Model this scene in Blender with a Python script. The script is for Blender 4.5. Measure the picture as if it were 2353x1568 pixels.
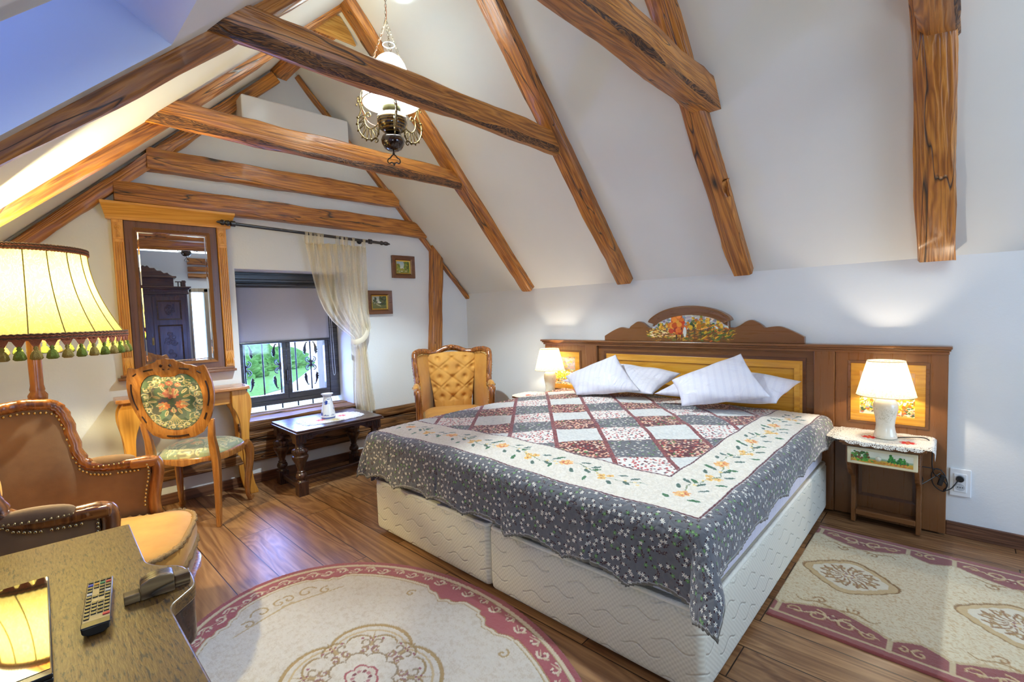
import bpy, math, random
import numpy as np
from mathutils import Vector, Matrix
for _o in list(bpy.data.objects): bpy.data.objects.remove(_o)
S = bpy.context.scene
COL = S.collection
random.seed(7); RNG = np.random.default_rng(7)
PI = math.pi; R = math.radians

# ---------------------------------------------------------------- camera
cam = bpy.data.cameras.new('camera'); co = bpy.data.objects.new('camera', cam); COL.objects.link(co)
def _cam_rot(yaw, pit, rol):
    cy, sy, cp, sp, cr, sr = math.cos(yaw), math.sin(yaw), math.cos(pit), math.sin(pit), math.cos(rol), math.sin(rol)
    f = Vector((sy*cp, cy*cp, sp)); r = Vector((cy, -sy, 0)); u = r.cross(f)
    return cr*r + sr*u, -sr*r + cr*u, f
_r, _u, _f = _cam_rot(0.8126, -0.0583, -0.0334)
co.matrix_world = Matrix(((_r.x, _u.x, -_f.x, 0), (_r.y, _u.y, -_f.y, 0), (_r.z, _u.z, -_f.z, 1.3), (0, 0, 0, 1)))
cam.sensor_width = 36; cam.lens = 1085.9/2353*36; cam.clip_start = 0.02; cam.clip_end = 200
S.camera = co
# ---------------------------------------------------------------- view + world
S.view_settings.view_transform = 'Standard'; S.view_settings.look = 'None'
S.view_settings.exposure = 0.35; S.view_settings.gamma = 1.0; S.view_settings.use_curve_mapping = False
S.cycles.adaptive_threshold = .02; S.cycles.max_bounces = 7; S.cycles.diffuse_bounces = 4; S.cycles.glossy_bounces = 4
S.cycles.transmission_bounces = 6; S.cycles.transparent_max_bounces = 12
S.cycles.sample_clamp_indirect = 6; S.cycles.caustics_reflective = False; S.cycles.caustics_refractive = False
W = bpy.data.worlds.new('world'); S.world = W; W.use_nodes = True
_bg = W.node_tree.nodes['Background']; _bg.inputs[0].default_value = (0.55, 0.74, 1.0, 1); _bg.inputs[1].default_value = 4.0

def L3(h):  # '#rrggbb' -> linear rgba
    c = [int(h[i:i+2], 16)/255 for i in (1, 3, 5)]
    return tuple([(x/12.92 if x <= .04045 else ((x+.055)/1.055)**2.4) for x in c] + [1.0])
def light(name, kind, loc, energy, color, size=.1, size_y=None, look=None, spread=None):
    l = bpy.data.lights.new(name, kind); l.energy = energy; l.color = color[:3]
    if kind == 'AREA':
        l.size = size
        if size_y: l.shape = 'RECTANGLE'; l.size_y = size_y
        if spread: l.spread = spread
    elif kind == 'POINT': l.shadow_soft_size = size
    o = bpy.data.objects.new(name, l); COL.objects.link(o); o.location = loc
    if look is not None:
        o.rotation_euler = (Vector(look) - Vector(loc)).to_track_quat('-Z', 'Y').to_euler()
    return o
WARM = (1.0, .86, .66)
# daylight through the back, roof and gable windows
light('daylight_back_window', 'AREA', (2.35, -2.85, 1.35), 24, (.34, .58, 1.0), 1.5, 1.5, (1.9, 2, .9))
light('daylight_roof_window', 'AREA', (-0.72, 1.6, 2.25), 2, (.36, .52, 1.0), .5, .6, (0.9, 1.7, 1.6))
light('daylight_gable_window', 'AREA', (1.68, 4.62, .87), 38, (.22, .34, 1.0), .7, .38, (1.2, 2.6, .2))
light('added_left_fill', 'AREA', (-1.0, -0.7, 1.15), 55, (.66, .85, 1.0), 1.1, .9, (2.9, 2.2, 1.75))  # soft fill added to even out the right slope, no window stands there
# broad fill light added high up behind the camera, not a lamp of the room
light('added_rear_fill', 'AREA', (1.4, -0.9, 2.9), 28, (.80, .93, 1.0), 1.3, 1.3, (1.6, 1.2, 0))

# ---------------------------------------------------------------- mesh helpers
class MB:
    def __init__(s): s.v = []; s.f = []; s.m = []; s.mi = 0
    def add(s, vs, fs):
        n = len(s.v); s.v += [tuple(p) for p in vs]; s.f += [tuple(i+n for i in f) for f in fs]; s.m += [s.mi]*len(fs); return s
    def box(s, c, d, rz=0, rot=None, taper=1.0):
        cx, cy, cz = c; hx, hy, hz = d[0]/2, d[1]/2, d[2]/2
        P = []
        for z in (-hz, hz):
            k = 1.0 if z < 0 else taper
            for x, y in ((-hx, -hy), (hx, -hy), (hx, hy), (-hx, hy)):
                P.append(Vector((x*k, y*k, z)))
        M = rot if rot is not None else (Matrix.Rotation(rz, 3, 'Z') if rz else None)
        P = [(M @ p if M is not None else p) + Vector(c) for p in P]
        return s.add(P, [(0, 3, 2, 1), (4, 5, 6, 7), (0, 1, 5, 4), (1, 2, 6, 5), (2, 3, 7, 6), (3, 0, 4, 7)])
    def b2(s, lo, hi): return s.box([(a+b)/2 for a, b in zip(lo, hi)], [abs(b-a) for a, b in zip(lo, hi)])
    def loft(s, rings, caps=True, closed=True, loop=False):
        n = len(rings[0]); vs = [p for r in rings for p in r]; fs = []; m = len(rings)
        for i in range(m if loop else m-1):
            j = (i+1) % m
            for k in range(n if closed else n-1):
                l = (k+1) % n
                fs.append((i*n+k, i*n+l, j*n+l, j*n+k))
        if caps and closed and not loop:
            fs.append(tuple(range(n))[::-1]); fs.append(tuple((m-1)*n+k for k in range(n)))
        return s.add(vs, fs)
    def lathe(s, prof, c=(0, 0, 0), seg=24, flute=0, fdepth=0, frange=None):
        rings = []
        for r, z in prof:
            ring = []
            for k in range(seg):
                a = 2*PI*k/seg; rr = r
                if flute and frange and frange[0] <= z <= frange[1]: rr = r*(1 - fdepth*(0.5+0.5*math.cos(a*flute)))
                ring.append((c[0]+rr*math.cos(a), c[1]+rr*math.sin(a), c[2]+z))
            rings.append(ring)
        return s.loft(rings)
    def tube(s, path, r, seg=8, caps=True, loop=False, flat=None):
        path = [Vector(p) for p in path]; n = len(path)
        rs = r if isinstance(r, (list, tuple)) else [r]*n
        rings = []; up = None
        for i, p in enumerate(path):
            if loop: t = path[(i+1) % n]-path[i-1]
            else: t = path[min(i+1, n-1)]-path[max(i-1, 0)]
            t = t.normalized() if t.length > 1e-9 else Vector((0, 0, 1))
            if up is None:
                up = Vector((0, 0, 1)) if abs(t.z) < .9 else Vector((1, 0, 0))
            a = up - t*up.dot(t)
            if a.length < 1e-6: a = t.orthogonal()
            a.normalize(); up = a; b = t.cross(a)
            k1, k2 = (1, 1) if flat is None else flat
            rings.append([p + (a*math.cos(2*PI*k/seg)*k1 + b*math.sin(2*PI*k/seg)*k2)*rs[i] for k in range(seg)])
        return s.loft(rings, caps=caps, loop=loop)
    def sweep(s, path, prof, up=(0, 0, 1), closed=False, caps=True):
        # prof: list of (a, b) offsets, a along side (t x up), b along up
        path = [Vector(p) for p in path]; n = len(path); up = Vector(up); rings = []
        for i, p in enumerate(path):
            t0 = (p-path[i-1]).normalized() if (i > 0 or closed) else None
            t1 = (path[(i+1) % n]-p).normalized() if (i < n-1 or closed) else None
            if t0 is None: t0 = t1
            if t1 is None: t1 = t0
            s0, s1 = t0.cross(up).normalized(), t1.cross(up).normalized()
            sd = (s0+s1); sd.normalize(); k = 1/max(.35, sd.dot(s0))
            rings.append([p + sd*a*k + up*b for a, b in prof])
        return s.loft(rings, caps=caps, loop=closed)
    def prism(s, poly, h0, h1, plane='xz'):
        def P(a, b, h):
            return {'xz': (a, h, b), 'xy': (a, b, h), 'yz': (h, a, b)}[plane]
        n = len(poly); vs = [P(a, b, h0) for a, b in poly]+[P(a, b, h1) for a, b in poly]
        fs = [tuple(range(n)), tuple(range(2*n-1, n-1, -1))]+[(i, i+n, (i+1) % n+n, (i+1) % n) for i in range(n)]
        return s.add(vs, fs)
    def grid(s, fn, nu, nv, close_u=False):
        vs = [fn(i/(nu if close_u else nu-1), j/(nv-1)) for i in range(nu) for j in range(nv)]; fs = []
        for i in range(nu if close_u else nu-1):
            for j in range(nv-1):
                k = (i+1) % nu
                fs.append((i*nv+j, k*nv+j, k*nv+j+1, i*nv+j+1))
        return s.add(vs, fs)
    def ell(s, c, r, nu=12, nv=8, z0=-1.0):
        def fn(u, v):
            a = u*2*PI; b = -PI/2 + v*PI
            return (c[0]+r[0]*math.cos(b)*math.cos(a), c[1]+r[1]*math.cos(b)*math.sin(a), c[2]+r[2]*max(z0, math.sin(b)))
        return s.grid(fn, nu, nv, True)
    def xf(s, M):
        s.v = [tuple(M @ Vector(p)) for p in s.v]; return s

def props(o, label=None, cat=None, group=None, kind=None):
    if label: o['label'] = label
    if cat: o['category'] = cat
    if group: o['group'] = group
    if kind: o['kind'] = kind
    return o
def obj(name, mb, mats, parent=None, smooth=35, bevel=0, sub=0, label=None, cat=None, group=None, kind=None, loc=None, rot=None, solid=0, segs=2, recalc=True):
    me = bpy.data.meshes.new(name)
    me.from_pydata(mb.v, [], mb.f)
    if not isinstance(mats, (list, tuple)): mats = [mats]
    for m in mats: me.materials.append(m)
    if len(mats) > 1: me.polygons.foreach_set('material_index', mb.m)
    if recalc:
        import bmesh
        b = bmesh.new(); b.from_mesh(me); bmesh.ops.recalc_face_normals(b, faces=b.faces[:]); b.to_mesh(me); b.free()
    if smooth:
        me.shade_smooth()
        if smooth < 180: me.set_sharp_from_angle(angle=R(smooth))
    me.update()
    o = bpy.data.objects.new(name, me); COL.objects.link(o)
    if loc is not None: o.location = loc
    if rot is not None: o.rotation_euler = rot
    if parent is not None: o.parent = parent
    if solid:
        m = o.modifiers.new('solid', 'SOLIDIFY'); m.thickness = solid; m.offset = 0
    if bevel:
        m = o.modifiers.new('bevel', 'BEVEL'); m.width = bevel; m.segments = segs; m.limit_method = 'ANGLE'; m.angle_limit = R(30); m.harden_normals = False
    if sub:
        m = o.modifiers.new('sub', 'SUBSURF'); m.levels = sub; m.render_levels = sub
    return props(o, label, cat, group, kind)
def empty(name, loc, rz=0, label=None, cat=None, group=None):
    o = bpy.data.objects.new(name, None); COL.objects.link(o); o.location = loc; o.rotation_euler = (0, 0, rz); o.empty_display_size = .1
    return props(o, label, cat, group)
def copy_tree(o, parent=None):
    c = o.copy(); COL.objects.link(c); c.parent = parent
    for ch in [x for x in bpy.data.objects if x.parent == o]: copy_tree(ch, c)
    return c
def smoothpath(pts, n=8, closed=False):  # Catmull-Rom
    P = [Vector(p) for p in pts]; out = []; m = len(P)
    rng = range(m) if closed else range(m-1)
    for i in rng:
        if closed: p0, p1, p2, p3 = P[i-1], P[i], P[(i+1) % m], P[(i+2) % m]
        else: p0, p1, p2, p3 = P[max(i-1, 0)], P[i], P[i+1], P[min(i+2, m-1)]
        for k in range(n):
            t = k/n
            out.append(0.5*((2*p1)+(-p0+p2)*t+(2*p0-5*p1+4*p2-p3)*t*t+(-p0+3*p1-3*p2+p3)*t**3))
    if not closed: out.append(P[-1].copy())
    return out
def sp2(pts, n=6, closed=False): return [(p.x, p.y) for p in smoothpath([(a, b, 0) for a, b in pts], n, closed)]

# ---------------------------------------------------------------- materials
class NT:
    def __init__(s, name):
        s.mat = bpy.data.materials.new(name); s.mat.use_nodes = True; s.t = s.mat.node_tree; s.n = s.t.nodes; s.l = s.t.links
        s.b = s.n['Principled BSDF']
    def node(s, typ, **kw):
        n = s.n.new(typ)
        for k, v in kw.items():
            if k.startswith('i_'):
                key = k[2:].replace('_', ' ')
                s.inp(n.inputs[int(key)] if key.isdigit() else n.inputs[key], v)
            else: setattr(n, k, v)
        return n
    def inp(s, sock, v):
        if hasattr(v, 'is_output') or isinstance(v, bpy.types.NodeSocket): s.l.new(v, sock)
        elif isinstance(v, bpy.types.Node): s.l.new(v.outputs[0], sock)
        else: sock.default_value = v
    def coord(s, which='Object'): return s.node('ShaderNodeTexCoord').outputs[which]
    def uv(s): return s.node('ShaderNodeTexCoord').outputs['UV']
    def map(s, vec, scale=(1, 1, 1), loc=(0, 0, 0), rot=(0, 0, 0)):
        n = s.node('ShaderNodeMapping'); s.l.new(vec, n.inputs[0]); n.inputs['Scale'].default_value = scale
        n.inputs['Location'].default_value = loc; n.inputs['Rotation'].default_value = rot; return n.outputs[0]
    def noise(s, vec, scale=5, detail=4, rough=.5, dist=0):
        n = s.node('ShaderNodeTexNoise', i_Scale=scale, i_Detail=detail, i_Roughness=rough, i_Distortion=dist); s.l.new(vec, n.inputs['Vector']); return n.outputs[0]
    def ramp(s, fac, stops, interp='LINEAR'):
        n = s.node('ShaderNodeValToRGB'); s.l.new(fac, n.inputs[0]); cr = n.color_ramp; cr.interpolation = interp
        while len(cr.elements) < len(stops): cr.elements.new(.5)
        for e, (p, c) in zip(cr.elements, stops):
            e.position = p; e.color = c if not isinstance(c, (int, float)) else (c, c, c, 1)
        return n.outputs[0]
    def math(s, op, a, b=0.0, c=None, clamp=False):
        n = s.node('ShaderNodeMath', operation=op); n.use_clamp = clamp; s.inp(n.inputs[0], a); s.inp(n.inputs[1], b)
        if c is not None: s.inp(n.inputs[2], c)
        return n.outputs[0]
    def mix(s, fac, a, b, blend='MIX'):
        n = s.node('ShaderNodeMix', data_type='RGBA', blend_type=blend); s.inp(n.inputs[0], fac); s.inp(n.inputs[6], a); s.inp(n.inputs[7], b); return n.outputs[2]
    def sep(s, vec):
        n = s.node('ShaderNodeSeparateXYZ'); s.l.new(vec, n.inputs[0]); return n.outputs
    def comb(s, x, y, z=0.0):
        n = s.node('ShaderNodeCombineXYZ'); s.inp(n.inputs[0], x); s.inp(n.inputs[1], y); s.inp(n.inputs[2], z); return n.outputs[0]
    def bump(s, h, strength=.3, dist=.01, normal=None):
        n = s.node('ShaderNodeBump', i_Strength=strength, i_Distance=dist, i_Height=h)
        if normal is not None: s.l.new(normal, n.inputs['Normal'])
        s.l.new(n.outputs[0], s.b.inputs['Normal']); return n.outputs[0]
    def out(s, color=None, rough=None, **kw):
        if color is not None: s.inp(s.b.inputs['Base Color'], color)
        if rough is not None: s.inp(s.b.inputs['Roughness'], rough)
        for k, v in kw.items(): s.inp(s.b.inputs[k.replace('_', ' ')], v)
        return s.mat
def plain(name, col, rough=.5, metal=0, coat=0, bumpn=None, **kw):
    t = NT(name); t.out(L3(col) if isinstance(col, str) else col, rough, Metallic=metal, Coat_Weight=coat, **kw)
    if bumpn: t.bump(t.noise(t.coord(), bumpn[0], 4), bumpn[1], .01)
    return t.mat
def stretch(axis, along, across):
    return {'x': (along, across, across), 'y': (across, along, across), 'z': (across, across, along)}[axis]
def wood(name, light_, mid, dark, axis='x', ring=5, rough=.35, coat=.3, crack=0.0, knots=0.0, bump=.15, dist=.5, fine=40, along=.28):
    t = NT(name); c = t.coord(); rnd = t.node('ShaderNodeObjectInfo').outputs['Random']
    off = t.node('ShaderNodeVectorMath', operation='ADD'); t.l.new(c, off.inputs[0]); t.l.new(t.comb(t.math('MULTIPLY', rnd, 37.0), t.math('MULTIPLY', rnd, 11.0), t.math('MULTIPLY', rnd, 23.0)), off.inputs[1]); c = off.outputs[0]
    n1 = t.noise(t.map(c, stretch(axis, along, 5)), ring*.45, 3, .55, dist)
    rings = t.math('FRACT', t.math('MULTIPLY', n1, 9.0))
    rr = t.math('SUBTRACT', 1.0, t.math('ABSOLUTE', t.math('SUBTRACT', t.math('MULTIPLY', rings, 2.0), 1.0)))
    n2 = t.noise(t.map(c, stretch(axis, 1.2, fine)), 2.2, 5, .65)
    n3 = t.noise(t.map(c, stretch(axis, .8, 2.5)), 1.6, 3, .5)
    f = t.math('ADD', t.math('MULTIPLY', rr, .42), t.math('ADD', t.math('MULTIPLY', n2, .45), t.math('MULTIPLY', n3, .35)))
    col = t.ramp(f, [(.22, L3(dark)), (.52, L3(mid)), (.85, L3(light_))])
    h = f
    if knots:
        v = t.node('ShaderNodeTexVoronoi', i_Scale=knots); t.l.new(t.map(c, stretch(axis, .55, 1.6)), v.inputs['Vector'])
        k = t.ramp(v.outputs['Distance'], [(.035, 0.0), (.11, 1.0)])
        col = t.mix(t.math('SUBTRACT', 1.0, k), col, L3('#24130a'))
    if crack:
        n4 = t.noise(t.map(c, stretch(axis, .35, 4.5)), 1.7, 2, .5, .6)
        k = t.ramp(t.math('ABSOLUTE', t.math('SUBTRACT', n4, .5)), [(.0, 0.0), (.010*crack, 1.0)])
        col = t.mix(k, L3('#180c05'), col); h = t.math('MULTIPLY', f, k)
    t.bump(h, bump, .01)
    t.out(col, t.ramp(n2, [(.3, rough+.12), (.7, rough-.08)]), Coat_Weight=coat, Coat_Roughness=.22)
    return t.mat

def m_wall(name, col, bump=.08):
    t = NT(name); c = t.coord(); n = t.noise(c, 60, 5, .6); n2 = t.noise(c, 2.2, 3)
    t.out(t.mix(t.ramp(n2, [(.3, 0.0), (.7, 1.0)]), L3(col), tuple(x*.965 for x in L3(col)[:3])+(1,)), .82); t.bump(n, bump, .01); return t.mat
WALL = m_wall('white_plaster', '#e5e7e8', .10)
CEIL = m_wall('white_ceiling_plaster', '#e6e7e5', .04)
BEAM = {a: wood('old_beam_wood_'+a, '#c27e32', '#985a1e', '#54290b', a, 6, .38, .25, .75, 2.6, .6) for a in 'xyz'}
BARK = wood('wane_edge', '#8f5c2a', '#3c1d0c', '#210f06', 'x', 8, .5, .1, .5, 6, .6, dist=2.0, fine=14, along=.9)
TRIMW = wood('baseboard_wood', '#7a5138', '#5c3824', '#38200f', 'x', 5, .45, .1)
TRIMY = wood('baseboard_wood_y', '#7a5138', '#5c3824', '#38200f', 'y', 5, .45, .1)
# ---- more materials
BROWN = wood('brown_stained_wood', '#7d502b', '#7a4e29', '#774b28', 'y', 3, .3, .3, fine=30, bump=.04)
BROWNZ = wood('brown_stained_wood_z', '#7d502b', '#7a4e29', '#774b28', 'z', 3, .3, .3, fine=30, bump=.04)
BROWNX = wood('brown_stained_wood_x', '#7d502b', '#7a4e29', '#774b28', 'x', 3, .3, .3, fine=30, bump=.04)
DKBROWN = {a: wood('dark_brown_paint_'+a, '#6d4326', '#5e3820', '#4b2c17', a, 3, .32, .3, fine=30, bump=.03) for a in 'xyz'}
PINE = {a: wood('honey_pine_'+a, '#e2a448', '#d39036', '#b87824', a, 4, .35, .3, fine=18, bump=.04, knots=.0) for a in 'xyz'}
CHERRY = {a: wood('polished_cherry_'+a, '#b5783a', '#9c622c', '#7c481e', a, 4, .26, .55, fine=25, bump=.05) for a in 'xyz'}
OAKDK = {a: wood('dark_carved_oak_'+a, '#4e3020', '#38211a', '#1d110d', a, 4, .3, .4, fine=30, bump=.1) for a in 'xyz'}
BLACKW = wood('black_stained_wood', '#2c2422', '#1f1917', '#110d0c', 'x', 4, .3, .3, bump=.08)
BRASS = plain('aged_brass', '#8a6f38', .3, 1.0)
NAIL = plain('brass_nail', '#cdb680', .22, 1.0)
ARMW = {a: wood('armchair_wood_'+a, '#a8682e', '#7e461b', '#45210c', a, 4, .24, .6, fine=18, bump=.04) for a in 'xyz'}
# ================================================================ room shell
TH = -0.0604  # the gable wall is turned a little from the x axis
def gy(x): return 4.196 - 0.0605*x
def gp(x, off=0, z=0): return (x - off*0.0604, gy(x) - off*0.998, z)  # a point OFF metres in front of the gable wall
CX, CZ, SL = 3.49, 1.53, 1.075       # right crease and slope of the right ceiling
LX0, LZ0, SLL = 0.0, 1.83, 0.955     # left slope
RX = (LZ0 - CZ - SL*CX)/-(SL+SLL) ; RX = (CZ + SL*CX - LZ0)/(SL+SLL); RZ = LZ0 + SLL*RX
def zr(x): return CZ + SL*(CX-x)
def zl(x): return LZ0 + SLL*x
YB = -3.0; XL = -1.1
# floor
t = NT('oak_plank_floor'); c = t.coord()
sx = t.sep(c)
uv = t.comb(t.math('ADD', sx[1], .23), t.math('ADD', sx[0], -.068+.0005), 0.0)
br = t.node('ShaderNodeTexBrick', offset=.37, offset_frequency=2, squash=1.0); t.l.new(uv, br.inputs['Vector'])
for k, v in (('Color1', (0, 0, 0, 1)), ('Color2', (1, 1, 1, 1)), ('Mortar', (.5, .5, .5, 1))): br.inputs[k].default_value = v
br.inputs['Scale'].default_value = 1; br.inputs['Mortar Size'].default_value = .0028; br.inputs['Mortar Smooth'].default_value = .4
br.inputs['Brick Width'].default_value = 1.28; br.inputs['Row Height'].default_value = .197
rnd = t.sep(br.outputs['Color'])[0]
vv = t.comb(t.math('ADD', t.math('MULTIPLY', sx[0], 1.0), t.math('MULTIPLY', rnd, 31.0)), t.math('MULTIPLY', sx[1], .13), t.math('MULTIPLY', rnd, 17.0))
n1 = t.noise(vv, 3.4, 3, .55, 1.6)
rg = t.math('FRACT', t.math('MULTIPLY', n1, 11.0)); rg = t.math('SUBTRACT', 1.0, t.math('ABSOLUTE', t.math('SUBTRACT', t.math('MULTIPLY', rg, 2.0), 1.0)))
n2 = t.noise(t.map(vv, (60, 14, 1)), 1.2, 4, .6); n3 = t.noise(t.map(vv, (2.5, 6, 1)), 1.5, 3)
f = t.math('ADD', t.math('MULTIPLY', rg, .28), t.math('ADD', t.math('MULTIPLY', n2, .45), t.math('ADD', t.math('MULTIPLY', n3, .35), t.math('MULTIPLY', rnd, .26))))
col = t.ramp(f, [(.25, L3('#4a301d')), (.55, L3('#7d5535')), (.9, L3('#aa8056'))])
col = t.mix(br.outputs['Fac'], col, L3('#2a190e'))
t.out(col, t.ramp(n2, [(.3, .44), (.7, .34)]), Coat_Weight=.2, Coat_Roughness=.38)
t.bump(t.math('SUBTRACT', t.math('MULTIPLY', f, .5), t.math('MULTIPLY', br.outputs['Fac'], 1.5)), .22, .004)
FLOOR = t.mat
obj('floor', MB().b2((XL-.2, YB-1.2, -.1), (CX+.25, 4.9, 0)), FLOOR, smooth=0, kind='structure')
# right wall
obj('wall_right', MB().b2((CX, YB-1.2, 0), (CX+.2, 4.9, CZ+.02)), WALL, smooth=0, kind='structure')
obj('wall_left', MB().b2((XL-.2, YB-1.2, 0), (XL, 4.9, zl(XL)+.02)), WALL, smooth=0, kind='structure')
# ceilings: two slopes, the left one with the opening of the roof window
m = MB(); T = .12
a = (CX+.2, zr(CX+.2)); b = (RX, RZ)
nx, nz = SL/math.hypot(1, SL)*T, 1/math.hypot(1, SL)*T
m.prism([(a[0], a[1]), (b[0], b[1]), (b[0]+nx, b[1]+nz+.05), (a[0]+nx, a[1]+nz)], YB-1.2, 4.9, 'xz')
obj('ceiling', m, CEIL, smooth=0, kind='structure')
def lslab(x0, x1, y0, y1):
    return [(x, y, zl(x)+h) for h in (0, T) for x, y in ((x0, y0), (x1, y0), (x1, y1), (x0, y1))]
m = MB(); BOXF = [(0, 3, 2, 1), (4, 5, 6, 7), (0, 1, 5, 4), (1, 2, 6, 5), (2, 3, 7, 6), (3, 0, 4, 7)]
OX0, OX1, OY0, OY1 = -.75, .435, 1.25, 1.955
for x0, x1, y0, y1 in ((XL-.2, RX+.02, YB-1.2, OY0), (XL-.2, RX+.02, OY1, 4.9), (XL-.2, OX0, OY0, OY1), (OX1, RX+.02, OY0, OY1)):
    m.add(lslab(x0, x1, y0, y1), BOXF)
obj('ceiling', m, CEIL, smooth=0, kind='structure')
# shaft of the roof window: cheeks, head and sill
m = MB(); dh = (-.62, .33)   # direction of the head, outward
def shaft(y): return [(OX0, zl(OX0)), (OX1, zl(OX1)), (OX1+dh[0], zl(OX1)+dh[1]+.03), (OX0-.35, zl(OX0)+.42)]
P = shaft(0)
m.prism(P, OY1-.004, OY1+.05, 'xz'); m.prism(P, OY0-.05, OY0+.004, 'xz')
m.add([(P[1][0], OY0, P[1][1]), (P[1][0], OY1, P[1][1]), (P[2][0], OY1, P[2][1]), (P[2][0], OY0, P[2][1]),
       (P[1][0]+.05, OY0, P[1][1]+.08), (P[1][0]+.05, OY1, P[1][1]+.08), (P[2][0]+.05, OY1, P[2][1]+.08), (P[2][0]+.05, OY0, P[2][1]+.08)], BOXF)
m.add([(P[0][0], OY0, P[0][1]), (P[0][0], OY1, P[0][1]), (P[3][0], OY1, P[3][1]), (P[3][0], OY0, P[3][1]),
       (P[0][0]-.05, OY0, P[0][1]-.0), (P[0][0]-.05, OY1, P[0][1]-.0), (P[3][0]-.05, OY1, P[3][1]), (P[3][0]-.05, OY0, P[3][1])], BOXF)
obj('trim_1', m, CEIL, smooth=0, kind='structure')
t = NT('blue_light_filter'); tl = t.node('ShaderNodeBsdfTranslucent'); tl.inputs[0].default_value = (.10, .16, .42, 1); t.l.new(tl.outputs[0], t.n['Material Output'].inputs[0])  # added translucent sheet closing the shaft, dims the daylight and tints it blue
m = MB(); q0, q1 = P[2], P[3]
m.add([(q0[0], OY0, q0[1]), (q0[0], OY1, q0[1]), (q1[0], OY1, q1[1]), (q1[0], OY0, q1[1])], [(0, 1, 2, 3)])
obj('window_2_filter', m, t.mat, smooth=0, kind='structure', recalc=False)
# gable wall with the window opening (local x along the wall, y into the thickness)
WX0, WX1, WZ0, WZ1 = 1.225, 2.135, .50, 1.722
gw = MB(); D = .42
def gblk(x0, x1, pts):   # polygon in wall plane extruded by D
    gw.prism(pts, 0, D, 'xz')
c_ = math.cos(TH)
lx = lambda x: x/c_      # the wall is built in its own frame from x = 0
gw.prism([(lx(XL-.1), 0), (lx(WX0), 0), (lx(WX0), zl(WX0)+.02), (lx(XL-.1), zl(XL-.1)+.02)], 0, D, 'xz')
gw.prism([(lx(WX1), 0), (lx(CX+.1), 0), (lx(CX+.1), zr(CX+.1)+.02), (lx(WX1), zr(WX1)+.02)], 0, D, 'xz')
gw.prism([(lx(WX0), 0), (lx(WX1), 0), (lx(WX1), WZ0-.06), (lx(WX0), WZ0-.06)], 0, D, 'xz')
gw.prism([(lx(WX0), WZ1), (lx(WX1), WZ1), (lx(WX1), zr(WX1)+.02), (lx(RX), RZ+.02), (lx(WX0), zl(WX0)+.02)], 0, D, 'xz')
obj('wall_gable', gw, WALL, smooth=0, kind='structure', loc=(0, gy(0), 0), rot=(0, 0, TH))
# back wall behind the camera, with an open window bay on its right
m = MB()
m.b2((XL-.1, YB-.15, 0), (1.35, YB, 3.4)); m.b2((1.35, YB-.15, 1.98), (CX+.1, YB, 3.5)); m.b2((1.35, YB-.15, 0), (CX+.1, YB, .55)); m.b2((3.2, YB-.15, 0), (CX+.1, YB, 2.1))
obj('wall_back', m, WALL, smooth=0, kind='structure')
m = MB(); m.b2((XL, -1.98, 0), (1.50, -1.86, 3.35)); obj('wall_partition', m, WALL, smooth=0, kind='structure')
# baseboards
gb = MB().b2((lx(XL), -.018, 0), (lx(CX)-.02, 0, .078)); obj('baseboard_gable', gb, TRIMW, smooth=0, bevel=.004, kind='structure', loc=(0, gy(0), 0), rot=(0, 0, TH))
obj('baseboard_right', MB().b2((CX-.018, YB, 0), (CX, 0.035, .078)), TRIMY, smooth=0, bevel=.004, kind='structure')

# ================================================================ beams
def hewn(name, p0, p1, w, d, up, label, mats='x', wane=(.012, .012, .02, .02), amp=.0035, seed=0, cat='beam', group=None, bend=None, cuts=(0, 0), seg=.08, bark=()):
    """A hand-hewn beam: local x along its length, local y across (w), local z along UP (d)."""
    p0, p1, up = Vector(p0), Vector(p1), Vector(up); L = (p1-p0).length; ex = (p1-p0).normalized()
    ey = up.cross(ex).normalized(); ez = ex.cross(ey)
    rg = np.random.default_rng(seed+11); n = max(6, int(L/seg)); xs = np.linspace(0, L, n)
    def nz(k=5): 
        v = rg.normal(0, 1, n); kk = np.ones(k)/k; return np.convolve(np.pad(v, k, mode='edge'), kk, 'same')[k:-k]*amp*1.6
    j = [nz(3) for _ in range(16)]
    hw, hd = w/2, d/2; rings = []
    for i, x in enumerate(xs):
        c1, c2, c3, c4 = [max(.003, q*(1+.5*math.sin(x*3+k*1.7+seed)) + j[8+k][i]) for k, q in enumerate(wane)]
        by, bz = (bend(x/L) if bend else (0, 0))
        pr = [(-hw+c1, -hd), (hw-c2, -hd), (hw, -hd+c2), (hw, hd-c3), (hw-c3, hd), (-hw+c4, hd), (-hw, hd-c4), (-hw, -hd+c1)]
        ring = []
        for k, (a, b) in enumerate(pr):
            xx = x
            if i == 0: xx += cuts[0]*(b+hd)
            if i == n-1: xx += cuts[1]*(b+hd)
            ring.append((xx, a+by+j[k][i], b+bz+j[(k+3) % 8][i]*.8))
        rings.append(ring)
    mb = MB().loft(rings)
    if bark: mb.m = [1 if (i < (len(rings)-1)*8 and i % 8 in bark) else 0 for i in range(len(mb.f))]
    o = obj(name, mb, [BEAM[mats], BARK] if bark else BEAM[mats], smooth=50, label=label, cat=cat, group=group)
    M = Matrix(((ex.x, ey.x, ez.x, p0.x), (ex.y, ey.y, ez.y, p0.y), (ex.z, ey.z, ez.z, p0.z), (0, 0, 0, 1)))
    o.matrix_world = M
    return o
nr = Vector((SL, 0, 1)).normalized(); nl = Vector((-SLL, 0, 1)).normalized()
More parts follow.
